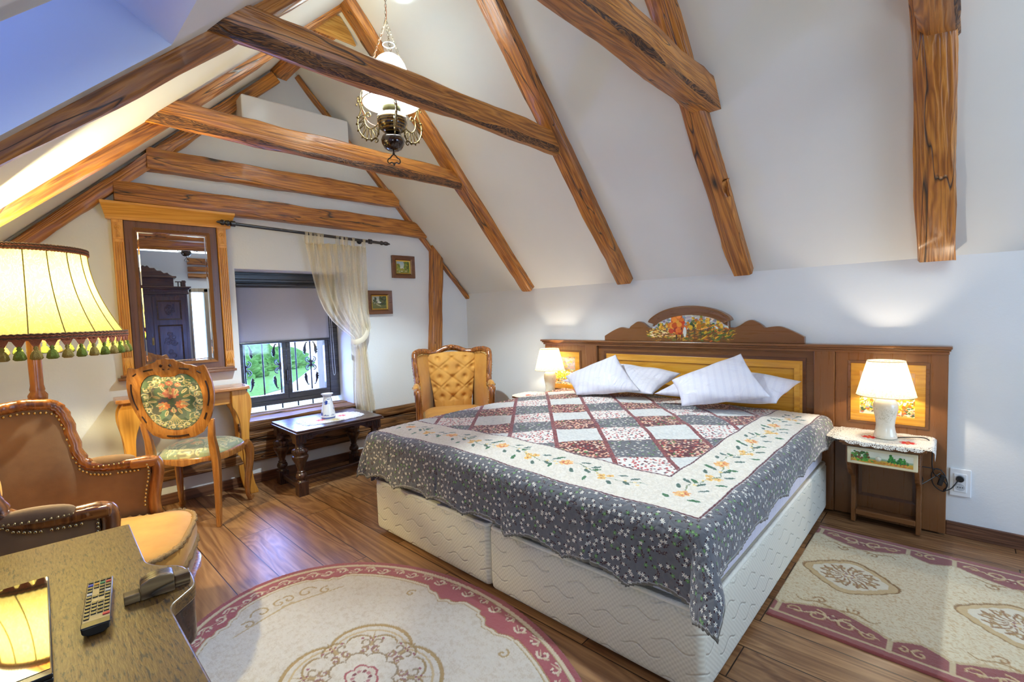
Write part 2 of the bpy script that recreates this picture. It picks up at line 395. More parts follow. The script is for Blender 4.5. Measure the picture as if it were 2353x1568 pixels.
def rafter_r(y0, y1, pro, label, seed, top=None, x0=CX-.018):
    """right slope rafter: bottom at the crease, underside PRO below the ceiling"""
    yc = (y0+y1)/2; w = abs(y1-y0); d = .14
    off = nr*(d/2-pro)
    zx = top if top else RX+.0
    a = Vector((x0, yc, zr(x0)))+off; b = Vector((zx, yc, zr(zx)))+off
    return hewn('rafter', a, b, w, d, nr, label, wane=(.010, .010, .01, .01), seed=seed, cuts=(-.0, 0))
rafter_r(2.965, 3.095, .065, 'long narrow right-hand rafter, farthest of the free-standing ones, meeting its left partner at the peak', 1, top=1.70)
rafter_r(1.915, 2.045, .065, 'right-hand rafter carrying the right end of the tie beam that crosses before the chandelier', 2, top=1.75)
rafter_r(1.015, 1.14, .065, 'right-hand rafter with a dark knotty notch, above the carved headboard crest', 3, top=1.75)
rafter_r(0.020, 0.165, .075, 'broad dark brown right-hand rafter nearest the right edge, above the nightstand', 4, top=1.75, x0=CX-.022)
_nb = hewn('notch', (0, 0, 0), (.11, 0, 0), .03, .012, (0, 0, 1), 'dark grey wedge', seed=9); del _nb['category']
_r3 = bpy.data.objects['rafter.002']; _nb.parent = _r3; _nb.matrix_world = _r3.matrix_world @ Matrix.Translation((.62, .066, -.062))
def rafter_l(y0, y1, pro, label, seed, xa=-1.0, xb=1.70, sag=.055):
    yc = (y0+y1)/2; w = abs(y1-y0); d = .14
    off = nl*(d/2-pro)
    a = Vector((xa, yc, zl(xa)))+off; b = Vector((xb, yc, zl(xb)))+off
    return hewn('rafter', a, b, w, d, nl, label, seed=seed, wane=(.012, .02, .01, .01), bend=lambda t: (0, -sag*math.sin(PI*max(0, min(1, (t-.28)/.62)))*.6))
rafter_l(2.01, 2.10, .03, 'long bowed left-hand rafter under the blue roof-window recess', 5)
rafter_l(3.06, 3.16, .03, 'long left-hand rafter between the roof-window rafter and the gable wall', 6)
# frame on the gable wall: left rafter on the wall face, right thin one
def gbeam(name, x0, z0, x1, z1, w, dep, label, seed, wane=(.008, .008, .008, .008), cat='beam', cuts=(0, 0)):
    a, b = Vector(gp(x0, dep/2-.02, z0)), Vector(gp(x1, dep/2-.02, z1)); up = Vector((-.0604, -.998, 0))
    d = (b-a).normalized(); side = up.cross(d)
    return hewn(name, a, b, w, dep, up, label, seed=seed, wane=wane, cat=cat, cuts=cuts)
gbeam('rafter', -1.0, .80, 1.60, 3.27, .085, .085, 'left-hand rafter lying against the gable wall, above the mirror', 7)
gbeam('rafter', 3.50, 1.49, 1.78, 3.345, .035, .07, 'very thin right-hand rafter edge showing along the gable wall corner', 8)
gbeam('wall_beam', .53, 2.205, 2.96, 2.170, .145, .10, 'lower horizontal beam on the gable wall, just above mirror and curtain rod', 10)
gbeam('wall_beam', .72, 2.455, 2.66, 2.445, .15, .10, 'upper horizontal beam on the gable wall with a long dark split', 12)
gbeam('post', 3.0, .30, 3.095, 2.05, .135, .09, 'slanting vertical post on the gable wall right of the two small pictures', 13, cat='post')
# tie beams across the room
def tie(x0, x1, y0, y1, z0, z1, label, seed, wane, bark=(7,)):
    return hewn('tie_beam', (x0, (y0+y1)/2, (z0+z1)/2), (x1, (y0+y1)/2, (z0+z1)/2), y1-y0, z1-z0, (0, 0, 1), label, seed=seed, wane=wane, cuts=(.85, -.8), amp=.004, bark=bark)
tie(.48, 2.76, 1.958, 2.038, 2.365, 2.500, 'long tie beam crossing in front of the chandelier, with a dark wane stripe', 20, (.028, .01, .01, .012))
tie(.48, 2.72, 2.985, 3.065, 2.342, 2.478, 'tie beam behind the chandelier, sunlit patch in its middle', 21, (.034, .01, .01, .012))
tie(.30, 2.70, .945, 1.09, 2.36, 2.505, 'thick tie beam running to the top edge above the bed', 22, (.012, .03, .01, .01))
tie(.30, 2.74, .018, .135, 2.36, 2.50, 'tie beam end hanging over the broad rafter at the top right', 23, (.012, .02, .01, .01))
# ridge purlin with its yellow gusset board at the peak
hewn('ridge_beam', (1.655, 3.25, 3.36), (1.645, 4.12, 3.36), .13, .13, (0, 0, 1), 'short dark ridge beam under the peak, seen either side of the front tie beam', seed=30)
obj('gusset_board', MB().prism([(1.54, 3.265), (1.84, 3.265), (1.80, 3.34), (1.73, 3.42), (1.69, 3.42), (1.61, 3.34)], 3.19, 3.21, 'xz'), wood('pale_pine_board', '#e0b060', '#c89040', '#94601f', 'x'), smooth=0, bevel=.002,
    label='small yellow pine board nailed across the rafters at the peak', cat='board')
# box unit up on the gable wall
t = plain('white_glossy_panel', '#e9e9ec', .18, coat=.5)
m = MB().b2((1.29, -.0, 2.80), (2.12, .2, 3.01))
o = obj('air_conditioner', m, t, smooth=0, bevel=.012, loc=(0, gy(0)-.2, 0), rot=(0, 0, TH), label='white glossy box unit mounted high on the gable wall behind the tie beams', cat='air conditioner')
# ================================================================ vertex-painted sheets
def mat_attr(name, rough=.6, bumpsc=None, base=None, sheen=0, coat=0, spec=.5, transl=0):
    t = NT(name); a = t.node('ShaderNodeAttribute', attribute_name='Col')
    col = a.outputs['Color']
    if base is not None: col = t.mix(a.outputs['Alpha'], L3(base), col)
    t.out(col, rough, Coat_Weight=coat, Specular_IOR_Level=spec)
    if sheen: t.b.inputs['Sheen Weight'].default_value = sheen
    if bumpsc: t.bump(t.noise(t.coord(), bumpsc[0], 4, .6), bumpsc[1], .01)
    return t.mat
def s2l(c):
    c = np.clip(c, 0, 1); return np.where(c <= .04045, c/12.92, ((c+.055)/1.055)**2.4)
def H(h): return np.array([int(h[i:i+2], 16)/255 for i in (1, 3, 5)])
def vgrid(name, P, C, mat, parent=None, keep=None, smooth=True, uv=None, **kw):
    """P (n,m,3) points, C (n,m,3|4) sRGB colours -> one mesh with a colour attribute"""
    n, m = P.shape[:2]; idx = np.arange(n*m).reshape(n, m)
    F = np.stack([idx[:-1, :-1], idx[1:, :-1], idx[1:, 1:], idx[:-1, 1:]], -1).reshape(-1, 4)
    if keep is not None: F = F[(keep[:-1, :-1] & keep[1:, :-1] & keep[1:, 1:] & keep[:-1, 1:]).reshape(-1)]
    me = bpy.data.meshes.new(name); me.vertices.add(n*m); me.vertices.foreach_set('co', P.astype(np.float32).ravel())
    k = len(F); me.loops.add(k*4); me.polygons.add(k)
    me.loops.foreach_set('vertex_index', F.ravel().astype(np.int32))
    me.polygons.foreach_set('loop_start', np.arange(0, k*4, 4, dtype=np.int32)); me.polygons.foreach_set('loop_total', np.full(k, 4, dtype=np.int32))
    me.update(calc_edges=True)
    if C is not None:
        at = me.color_attributes.new('Col', 'FLOAT_COLOR', 'POINT'); A = np.ones((n*m, 4), np.float32)
        A[:, :3] = s2l(C[..., :3]).reshape(-1, 3)
        if C.shape[-1] == 4: A[:, 3] = C[..., 3].ravel()
        at.data.foreach_set('color', A.ravel())
    if uv is not None:
        ul = me.uv_layers.new(name='UVMap'); ul.data.foreach_set('uv', uv.reshape(-1, 2)[F.ravel()].astype(np.float32).ravel())
    me.materials.append(mat)
    if smooth: me.shade_smooth()
    me.validate()
    o = bpy.data.objects.new(name, me); COL.objects.link(o)
    if 'loc' in kw: o.location = kw.pop('loc')
    if 'rot' in kw: o.rotation_euler = kw.pop('rot')
    if kw.get('solid'):
        md = o.modifiers.new('solid', 'SOLIDIFY'); md.thickness = kw.pop('solid'); md.offset = kw.pop('offset', -1)
    if parent is not None: o.parent = parent
    return props(o, kw.get('label'), kw.get('cat'), kw.get('group'), kw.get('kind'))
class Paint:
    """a small canvas: (h, w, 4) painted with dabs; u to the right, v up, both 0..1"""
    def __init__(s, w, h, asp, base=None, seed=1):
        s.w, s.h, s.asp = w, h, asp; s.c = np.zeros((w, h, 4)); s.r = np.random.default_rng(seed)
        s.U, s.V = np.meshgrid(np.linspace(0, 1, w), np.linspace(0, 1, h), indexing='ij')
        if base is not None: s.c[..., :3] = H(base); s.c[..., 3] = 1
    def dab(s, u, v, ru, rv, col, ang=0, a=1.0):
        x = (s.U-u)*s.asp; y = s.V-v; ca, sa = math.cos(ang), math.sin(ang)
        m = ((x*ca+y*sa)/ru)**2+((-x*sa+y*ca)/rv)**2 < 1
        c = H(col) if isinstance(col, str) else col
        s.c[m, :3] = s.c[m, :3]*(1-a)+c*a; s.c[m, 3] = np.maximum(s.c[m, 3], 1)
    def band(s, v0, v1, c0, c1, wob=.0):
        w = wob*np.sin(s.U*9+1)+wob*.6*np.sin(s.U*23)
        m = (s.V >= v0+w) & (s.V <= v1+w*.0+(.0 if v1 < 1 else 1)); t = np.clip((s.V-v0)/(v1-v0+1e-6), 0, 1)[..., None]
        col = H(c0)*(1-t)+H(c1)*t; s.c[m, :3] = col[m]; s.c[m, 3] = 1
    def many(s, n, ubox, vbox, size, cols, ang=0, flat=1.0, inside=None):
        for _ in range(n):
            u, v = s.r.uniform(*ubox), s.r.uniform(*vbox)
            if inside and not inside(u, v): continue
            c = H(cols[s.r.integers(len(cols))])+s.r.normal(0, .03, 3); r = s.r.uniform(*size)
            s.dab(u, v, r, r*flat, np.clip(c, 0, 1), ang+s.r.normal(0, .3))
    def tree(s, u, v, hh, cols, trunk='#4a3526'):
        s.dab(u, v+hh*.3, hh*.035, hh*.4, trunk)
        s.many(int(24+hh*40), (u-hh*.28/s.asp, u+hh*.28/s.asp), (v+hh*.25, v+hh), (hh*.05, hh*.13), cols, inside=lambda a, b: abs(a-u)*s.asp < hh*.30*(1.15-(b-v)/hh))
YEL = ['#e2a92a', '#d98e1c', '#f0c648', '#b96a1c', '#8a7a2a']; RED = ['#d2551e', '#e5762c', '#a83a18', '#f09a3c']; GRN = ['#4f7a34', '#2f5a2a', '#7f9a3c', '#24401f']
def sheet(name, paint, w, h, mat, parent=None, plane='xz', **kw):
    """painted sheet centred on x, from z=0 up, facing -y"""
    P = np.zeros((paint.w, paint.h, 3)); a = (paint.U-.5)*w; b = paint.V*h
    if plane == 'xz': P[..., 0] = a; P[..., 2] = b
    else: P[..., 0] = a; P[..., 1] = b
    return vgrid(name, P, paint.c, mat, parent, **kw)
PAINTM = mat_attr('oil_paint', .45, (140, .25), coat=.1)

# ================================================================ gable wall: mirror
def gthing(name, x, z, label, cat, off=0, group=None): return empty(name, gp(x, off, z), TH, label, cat, group)
e = gthing('wall_mirror', .84, .93, 'large standing-format mirror in a carved honey-pine frame on the gable wall', 'mirror')
X = lambda a: a-.84; Z = lambda a: a-.93
prof = [(0, 0), (.03, 0), (.034, .02), (.045, .035), (.06, .06), (.085, .095), (.085, .11), (0, .11)]   # (depth, height)
m = MB()
rings = []
for sx_, dx in ((-1, 0), (1, 0)):
    rings.append([((-.352-d*.45) if sx_ < 0 else (.352+d*.45), -d-.02*(1 if i not in (0, 7) else 0), h) for i, (d, h) in enumerate(prof)])
m.loft(rings); obj('cornice', m.xf(Matrix.Translation((.0, 0, Z(2.02)))), PINE['x'], e, 30)
for s in (-1, 1):
    x0 = s*.305
    m = MB().b2((x0-.03, -.045, Z(.965)), (x0+.03, 0, Z(2.02)))
    for k in range(5): m.b2((x0-.024+k*.012-.003, -.054, Z(1.09)), (x0-.024+k*.012+.003, -.044, Z(1.87)))
    pl = obj('pilaster', m, PINE['z'], e, 30, bevel=.0015)
    for zz, nm in ((1.945, 'rosette_carving'), (1.03, 'leaf_carving')):
        m = MB().b2((x0-.027, -.052, Z(zz)-.055), (x0+.027, -.044, Z(zz)+.055))
        if 'ros' in nm:
            for k in range(7): a = k*2*PI/7; m.ell((x0+.013*math.cos(a), -.053, Z(zz)+.02+.013*math.sin(a)), (.007, .004, .007), 8, 6)
            m.ell((x0, -.054, Z(zz)+.02), (.006, .005, .006), 8, 6)
            for a in (-.5, 0, .5): m.tube([(x0, -.053, Z(zz)-.005), (x0+.02*math.sin(a), -.054, Z(zz)-.045)], [.005, .002], 6)
        else:
            for a in (-.6, -.2, .2, .6): m.tube([(x0+.012*a, -.053, Z(zz)+.045), (x0+.03*a, -.055, Z(zz)-.01), (x0+.022*math.sin(a*1.4), -.053, Z(zz)-.045)], [.003, .007, .003], 6)
        obj(nm, m, PINE['z'], pl, 40, bevel=.001)
obj('base_moulding', MB().b2((-.365, -.06, 0), (.345, 0, .018)).b2((-.35, -.045, .018), (.335, 0, .036)), BROWNX, e, 30, bevel=.003)
def frame(x0, x1, z0, z1, w, d0, d1, y=0):
    """mitred picture frame with a sloped face: outer depth d0, inner depth d1"""
    m = MB(); o = [(x0, z0), (x1, z0), (x1, z1), (x0, z1)]; i_ = [(x0+w, z0+w), (x1-w, z0+w), (x1-w, z1-w), (x0+w, z1-w)]
    rings = []
    for k in range(4): rings.append([(o[k][0], y, o[k][1]), (o[k][0], y-d0, o[k][1]), (i_[k][0], y-d1, i_[k][1]), (i_[k][0], y, i_[k][1])])
    return m.loft(rings, loop=True)
m = frame(-.272, .272, Z(.965), Z(2.02), .045, .032, .032); obj('inner_frame', m, DKBROWN['z'], e, 30, bevel=.002)
m = frame(-.229, .229, Z(1.008), Z(1.977), .022, .040, .02); obj('inner_moulding', m, BROWNZ, e, 30, bevel=.002)
mir = plain('mirror_glass', '#f2f4f5', .01, 1.0)
m = MB().b2((-.212, -.014, Z(1.025)), (.212, -.010, Z(1.96))); mg = obj('mirror_glass', m, mir, e, 0)
m = frame(-.212, .212, Z(1.025), Z(1.96), .018, .0115, .0155); obj('bevelled_edge', m, mir, e, 0)

# ================================================================ window in its niche
FRW = wood('dark_window_wood', '#3b3735', '#2a2725', '#191716', 'x', 4, .3, .4, bump=.06)
wo = gp(0, 0, 0)
def gobj(name, m, mats, **kw): return obj(name, m, mats, loc=(0, gy(0), 0), rot=(0, 0, TH), **kw)
WD = .30
win = empty('window_1', (0, gy(0), 0), TH); win['kind'] = 'structure'
m = MB().b2((1.235, WD-.02, .565), (2.135, WD+.06, .60)).b2((1.235, WD-.02, 1.62), (2.135, WD+.06, 1.725)).b2((1.235, WD-.02, .6), (1.285, WD+.06, 1.62)).b2((2.045, WD-.02, .6), (2.135, WD+.06, 1.62))
for z, d, y in ((1.60, .012, .02), (1.615, .02, .03), (1.64, .02, .04), (1.66, .04, .05)): m.b2((1.235, WD-y-.02, z), (2.05, WD, z+d))
obj('window_frame', m, FRW, win, 0, bevel=.003)
def sash(x0, x1):
    return MB().b2((x0, WD-.01, .60), (x1, WD+.035, .655)).b2((x0, WD-.01, 1.56), (x1, WD+.035, 1.62)).b2((x0, WD-.01, .655), (x0+.035, WD+.035, 1.56)).b2((x1-.035, WD-.01, .655), (x1, WD+.035, 1.56))
for x0, x1 in ((1.285, 1.665), (1.667, 2.045)):
    s_ = obj('sash', sash(x0, x1), FRW, win, 0, bevel=.003)
    t = NT('window_glass'); 
    gl = t.node('ShaderNodeBsdfTransparent'); gs = t.node('ShaderNodeBsdfGlossy', i_Roughness=.02); mx = t.node('ShaderNodeMixShader', i_Fac=.05)
    t.l.new(gl.outputs[0], mx.inputs[1]); t.l.new(gs.outputs[0], mx.inputs[2]); t.l.new(mx.outputs[0], t.n['Material Output'].inputs[0])
    obj('pane', MB().b2((x0+.03, WD+.012, .65), (x1-.03, WD+.016, 1.57)), t.mat, s_, 0)
obj('handle', MB().tube([(1.66, WD-.012, .86), (1.66, WD-.045, .86), (1.66, WD-.045, .76)], .008, 8), BLACKW, win)
# roller blind, half down
bl = empty('roller_blind', (0, gy(0), 0), TH, 'grey lavender roller blind drawn over the upper two thirds of the window', 'blind')
t = NT('blind_cloth'); t.out(t.mix(t.noise(t.coord(), 300, 2), L3('#b4b0b6'), L3('#a5a1a8')), .9); BLC = t.mat
def bf(u, v):
    return (1.29+u*.76, WD-.034+.0025*math.sin(u*7)+.001*math.sin(v*9), 1.12+v*.49)
obj('blind_cloth', MB().grid(bf, 20, 20), BLC, bl, 180, solid=.0015)
obj('bottom_bar', MB().b2((1.288, WD-.045, 1.108), (2.052, WD-.026, 1.128)), BLACKW, bl, 0, bevel=.004)
obj('roller_case', MB().tube([(1.29, WD-.035, 1.615), (2.05, WD-.035, 1.615)], .022, 12), FRW, bl)
obj('pull_cord', MB().tube(smoothpath([(2.06, WD-.04, 1.6), (2.063, WD-.04, 1.0), (2.067, WD-.04, .82), (2.075, WD-.04, .77), (2.088, WD-.04, .80), (2.085, WD-.04, .95), (2.07, WD-.04, 1.6)], 8), .0018, 5), plain('white_cord', '#cfd3da', .5), bl)
# sill: two rustic planks, and the old timbers below
RUST = {a: wood('rustic_timber_'+a, '#94683c', '#6b4625', '#2c180a', a, 5, .55, .05, 1.6, 1.5, .7) for a in 'xy'}
def gplank(name, x0, x1, y0, y1, z0, z1, label, seed, cat='plank'):
    o = hewn(name, (x0, (y0+y1)/2, (z0+z1)/2), (x1, (y0+y1)/2, (z0+z1)/2), abs(y1-y0), z1-z0, (0, 0, 1), label, seed=seed, cat=cat, wane=(.006,)*4, amp=.0035)
    o.data.materials[0] = RUST['x']; o.matrix_world = Matrix.Translation((0, gy(0), 0)) @ Matrix.Rotation(TH, 4, 'Z') @ o.matrix_world; return o
gplank('sill_plank', 1.23, 2.13, .12, WD-.022, .465, .525, 'rear weathered plank of the window sill, against the dark frame', 41)
gplank('sill_plank', 1.165, 2.165, -.075, .115, .455, .515, 'front weathered plank of the window sill, overhanging the timbers', 42)
gplank('sill_timber', 1.175, 2.15, -.06, -.003, .345, .450, 'short rough timber directly beneath the window sill', 43, 'timber')
gplank('sill_timber', .42, 3.15, -.06, -.003, .185, .340, 'long rough timber running low along the gable wall behind table and chairs', 44, 'timber')
gplank('sill_timber', 2.32, 3.15, -.06, -.003, .345, .425, 'short rough timber on the gable wall between curtain and corner armchair', 45, 'timber')
# wrought-iron grille outside
IRON = plain('black_wrought_iron', '#16181f', .45, .8)
gr = empty('window_grille', (0, gy(0), 0), TH, 'black wrought-iron window grille with leaf scrolls, outside the gable window', 'grille')
yb = WD+.13
bars = [1.36, 1.505, 1.65, 1.79, 1.925, 2.06]
for i, x in enumerate(bars): obj('bar', MB().tube([(x, yb, .50), (x, yb, 1.55)], .0065, 8), IRON, gr)
obj('rail', MB().b2((1.24, yb-.005, .545), (2.18, yb+.005, .575)), IRON, gr, 0); obj('rail', MB().b2((1.24, yb-.005, 1.45), (2.18, yb+.005, 1.47)), IRON, gr, 0)
def scroll(x, s):
    m = MB(); zc = .89
    spiral = [(x+s*(.02+.052*math.cos(a)*k), yb, zc+.045+.045*math.sin(a)*k) for a, k in [(PI*1.0+i*.35, 1-.055*i) for i in range(14)]]
    m.tube(smoothpath(spiral[::-1], 3), .0045, 6)
    spiral = [(x+s*(.02+.052*math.cos(a)*k), yb, zc-.05-.045*math.sin(a)*k) for a, k in [(PI*1.0+i*.35, 1-.055*i) for i in range(14)]]
    m.tube(smoothpath(spiral[::-1], 3), .0045, 6)
    m.tube([(x, yb, zc-.03), (x, yb, zc+.03)], .012, 8)
    for sg in (1, -1):   # acanthus leaf
        pts = [(x+s*.05, zc+sg*.085), (x+s*.068, zc+sg*.105), (x+s*.060, zc+sg*.115), (x+s*.070, zc+sg*.128), (x+s*.060, zc+sg*.138), (x+s*.065, zc+sg*.152), (x+s*.048, zc+sg*.165), (x+s*.035, zc+sg*.195), (x+s*.040, zc+sg*.155), (x+s*.038, zc+sg*.12)]
        m.prism(pts, yb-.003, yb+.003, 'xz')
        m.tube(smoothpath([(x+s*.05, yb, zc+sg*.09), (x+s*.06, yb, zc+sg*.14), (x+s*.035, yb, zc+sg*.20), (x+s*.025, yb, zc+sg*.195)], 5), .004, 6)
    return m
for x in (bars[0], bars[2], bars[4]):
    for s in (-1, 1): obj('leaf_scroll', scroll(x, s), IRON, gr, 40)
# outdoors
t = NT('pale_paving'); t.out(t.mix(t.noise(t.coord(), 3, 4), L3('#d8dade'), L3('#c2c6cc')), .9); PAV = t.mat
obj('paved_ground', MB().b2((-30, 5.2, -.65), (70, 80, -.6)), PAV, smooth=0, kind='structure')
t = NT('lawn_green'); t.out(t.mix(t.noise(t.coord(), 9, 6, .75), L3('#6fa850'), L3('#1b4a26')), .9); GR = t.mat
def blob(c, r, seed, name='bush', label='', cat='bush', mat=None):
    rg = np.random.default_rng(seed); ph = rg.uniform(0, 6, 12)
    def fn(u, v):
        a, b = u*2*PI, -PI/2+v*PI; k = rg.uniform(.90, 1.10)+.10*math.sin(5*a+ph[0]+3*b)+.08*math.sin(9*a+ph[1])*math.cos(7*b+ph[2])+.05*math.sin(17*a+ph[3]+11*b)
        return (r[0]*k*math.cos(b)*math.cos(a), r[1]*k*math.cos(b)*math.sin(a), r[2]*max(0, k*math.sin(b)+.0))
    return obj(name, MB().grid(fn, 90, 40, True), mat or GR, smooth=0, loc=c, label=label, cat=cat)
obj('lawn', MB().add([(3.6, 12.5, -.6), (5.2, 13.8, -.6), (8.6, 19.5, -.6), (10.5, 25, -.6), (6, 28, -.6), (2, 20, -.6)], [(0, 1, 2, 3, 4, 5)]), GR, smooth=0, kind='structure').location.z = .012
blob((5.0, 17.8, -.59), (.95, .8, .75), 1, label='low green bush on the lawn outside the left window pane')
blob((7.3, 19.8, -.59), (1.15, .8, .72), 2, label='rounded green bush outside behind the window mullion')
blob((7.2, 25.5, -.59), (1.8, 1.0, 1.15), 3, label='taller green hedge farther out, behind the low bushes')
obj('house', MB().b2((-2, 34, -.6), (26, 40, 3.2)), plain('pale_pink_render', '#e9d8d4', .9), smooth=0, label='pale building far outside beyond the garden', cat='building')
obj('shutter', MB().b2((2.13, WD+.16, .55), (2.18, WD+.5, 1.6)), wood('grey_shutter', '#80798a', '#6a6476', '#4a4656', 'z'), smooth=0, loc=(0, gy(0), 0), rot=(0, 0, TH), label='open window shutter outside at the right edge of the grille', cat='shutter')

# ================================================================ curtain rod and curtain
rod = empty('curtain_rod', (0, gy(0), 0), TH, 'dark turned wooden curtain rod with knobbed finials above the window', 'curtain rod')
zrod = lambda x: 2.055-.042*(x-1.12)
def knob_prof(m, x, prof):
    rings = []
    for dx, r in prof: rings.append([(x+dx, -.10+r*math.cos(2*PI*k/14), zrod(x+dx)+r*math.sin(2*PI*k/14)) for k in range(14)])
    m.loft(rings)
obj('pole', MB().tube([(1.16, -.10, zrod(1.16)), (2.47, -.10, zrod(2.47))], .0125, 12), BLACKW, rod)
fin = [(-.005, .006), (0, .012), (.01, .022), (.03, .026), (.045, .014), (.05, .012), (.052, .020), (.07, .023), (.08, .018), (.085, .013)]
m = MB(); knob_prof(m, 1.105, [(0, .003), (.012, .010), (.02, .009), (.035, .022), (.05, .020), (.055, .011), (.06, .018), (.08, .022), (.09, .014)]); obj('finial', m, BLACKW, rod, 50)
m = MB(); knob_prof(m, 2.43, [(0, .013), (.01, .02), (.025, .018), (.03, .011), (.055, .019), (.075, .017), (.08, .009), (.09, .010), (.105, .002)]); obj('finial', m, BLACKW, rod, 50)
for x in (1.215, 2.33):
    m = MB(); knob_prof(m, x, [(-.02, .012), (-.014, .022), (.014, .022), (.02, .012)]); obj('ring', m, BLACKW, rod, 40)
for x in (1.19, 2.27): obj('bracket', MB().tube([(x, 0, zrod(x)+.008), (x, -.09, zrod(x)+.005)], .009, 10).lathe([(.022, 0), (.022, .006), (.01, .014)], (x, 0, 0)).xf(Matrix()) if False else MB().tube([(x, -.001, zrod(x)+.006), (x, -.006, zrod(x)+.006)], .024, 12).tube([(x, -.004, zrod(x)+.006), (x, -.09, zrod(x)+.004)], .009, 10), BLACKW, rod)
t = NT('sheer_curtain'); c = t.coord()
wv = t.noise(t.map(c, (1, 1, .25)), 700, 2, .6)
tr = t.node('ShaderNodeBsdfTransparent'); df = t.node('ShaderNodeBsdfDiffuse'); df.inputs[0].default_value = L3('#f3e6c6'); tl = t.node('ShaderNodeBsdfTranslucent'); tl.inputs[0].default_value = L3('#f6ebcf')
m1 = t.node('ShaderNodeMixShader', i_Fac=.4); t.l.new(df.outputs[0], m1.inputs[1]); t.l.new(tl.outputs[0], m1.inputs[2])
m2 = t.node('ShaderNodeMixShader'); bandn = t.noise(t.map(c, (22, 3, .6)), 1.0, 2, .5); t.l.new(t.math('MULTIPLY', t.ramp(wv, [(.35, .70), (.65, 1.0)]), t.ramp(bandn, [(.34, .42), (.64, .85)])), m2.inputs[0]); t.l.new(tr.outputs[0], m2.inputs[1]); t.l.new(m1.outputs[0], m2.inputs[2]); t.l.new(m2.outputs[0], t.n['Material Output'].inputs[0])
SHEER = t.mat
cu = empty('curtain', (0, gy(0), 0), TH, 'sheer cream curtain hanging on tabs and tied back at the window', 'curtain')
ROWS = [(1.955, 1.745, 2.285), (1.90, 1.75, 2.285), (1.80, 1.765, 2.28), (1.65, 1.785, 2.275), (1.50, 1.815, 2.275), (1.38, 1.865, 2.275), (1.28, 1.935, 2.285), (1.20, 2.02, 2.295), (1.14, 2.10, 2.27), (1.10, 2.125, 2.25), (1.02, 2.13, 2.245), (.90, 2.125, 2.26), (.75, 2.115, 2.275), (.62, 2.105, 2.29), (.50, 2.11, 2.305), (.44, 2.13, 2.30)]
zs = np.array([r[0] for r in ROWS])[::-1]; l_ = np.array([r[1] for r in ROWS])[::-1]; r_ = np.array([r[2] for r in ROWS])[::-1]
def curt(u, v):
    z = .44+(1.955-.44)*v; a, b = np.interp(z, zs, l_), np.interp(z, zs, r_)
    uu = u+.018*math.sin(u*31+v*2)*min(1, (1-v)*4+.2); x = a+(b-a)*uu
    gat = .35 if 1.05 < z < 1.2 else .8
    y = -.085-.020*math.sin(u*2*PI*9+.8*math.sin(v*3))*gat - .010*math.sin(u*2*PI*17+2)*gat - .03*(1-abs(u-.5)*2)*(1 if z > 1.12 else .4)
    if z < .95: z -= .012*math.sin(u*40)
    return (x, y, z)
obj('cloth', MB().grid(curt, 150, 60), SHEER, cu, 180)
hm = obj('hem', MB().grid(lambda u, v: curt(u, 1.0-.035*v), 150, 6), SHEER, cu, 180)
for i, x in enumerate([1.755, 1.79, 1.825, 1.855, 1.885, 2.02, 2.06, 2.10, 2.165, 2.265]):
    def tab(u, v, x=x):
        a = v*2*PI; w = .028
        zt = zrod(x)+.0145*math.sin(a) if v < .5 else zrod(x)+(1.94-zrod(x))*math.sin((v-.5)*2*PI)**.8
        y = -.10+.0145*math.cos(a)+(-.0 if v < .5 else .0)
        return (x+(u-.5)*w*(.8 if v > .5 else 1), y, zt)
    obj('tab', MB().grid(tab, 4, 24), SHEER, cu, 180)
LACE = plain('cream_lace_band', '#ece2cc', .85, bumpn=(400, .6))
band = smoothpath([(2.10, -.10, 1.095), (2.13, -.145, 1.09), (2.20, -.135, 1.115), (2.26, -.10, 1.175), (2.295, -.035, 1.25)], 8)
obj('tieback', MB().tube(band, .024, 8, flat=(1, .16)), LACE, cu, 60)
obj('hook', MB().tube([(2.297, 0, 1.25), (2.297, -.04, 1.25), (2.297, -.045, 1.26)], .004, 6), BLACKW, cu)

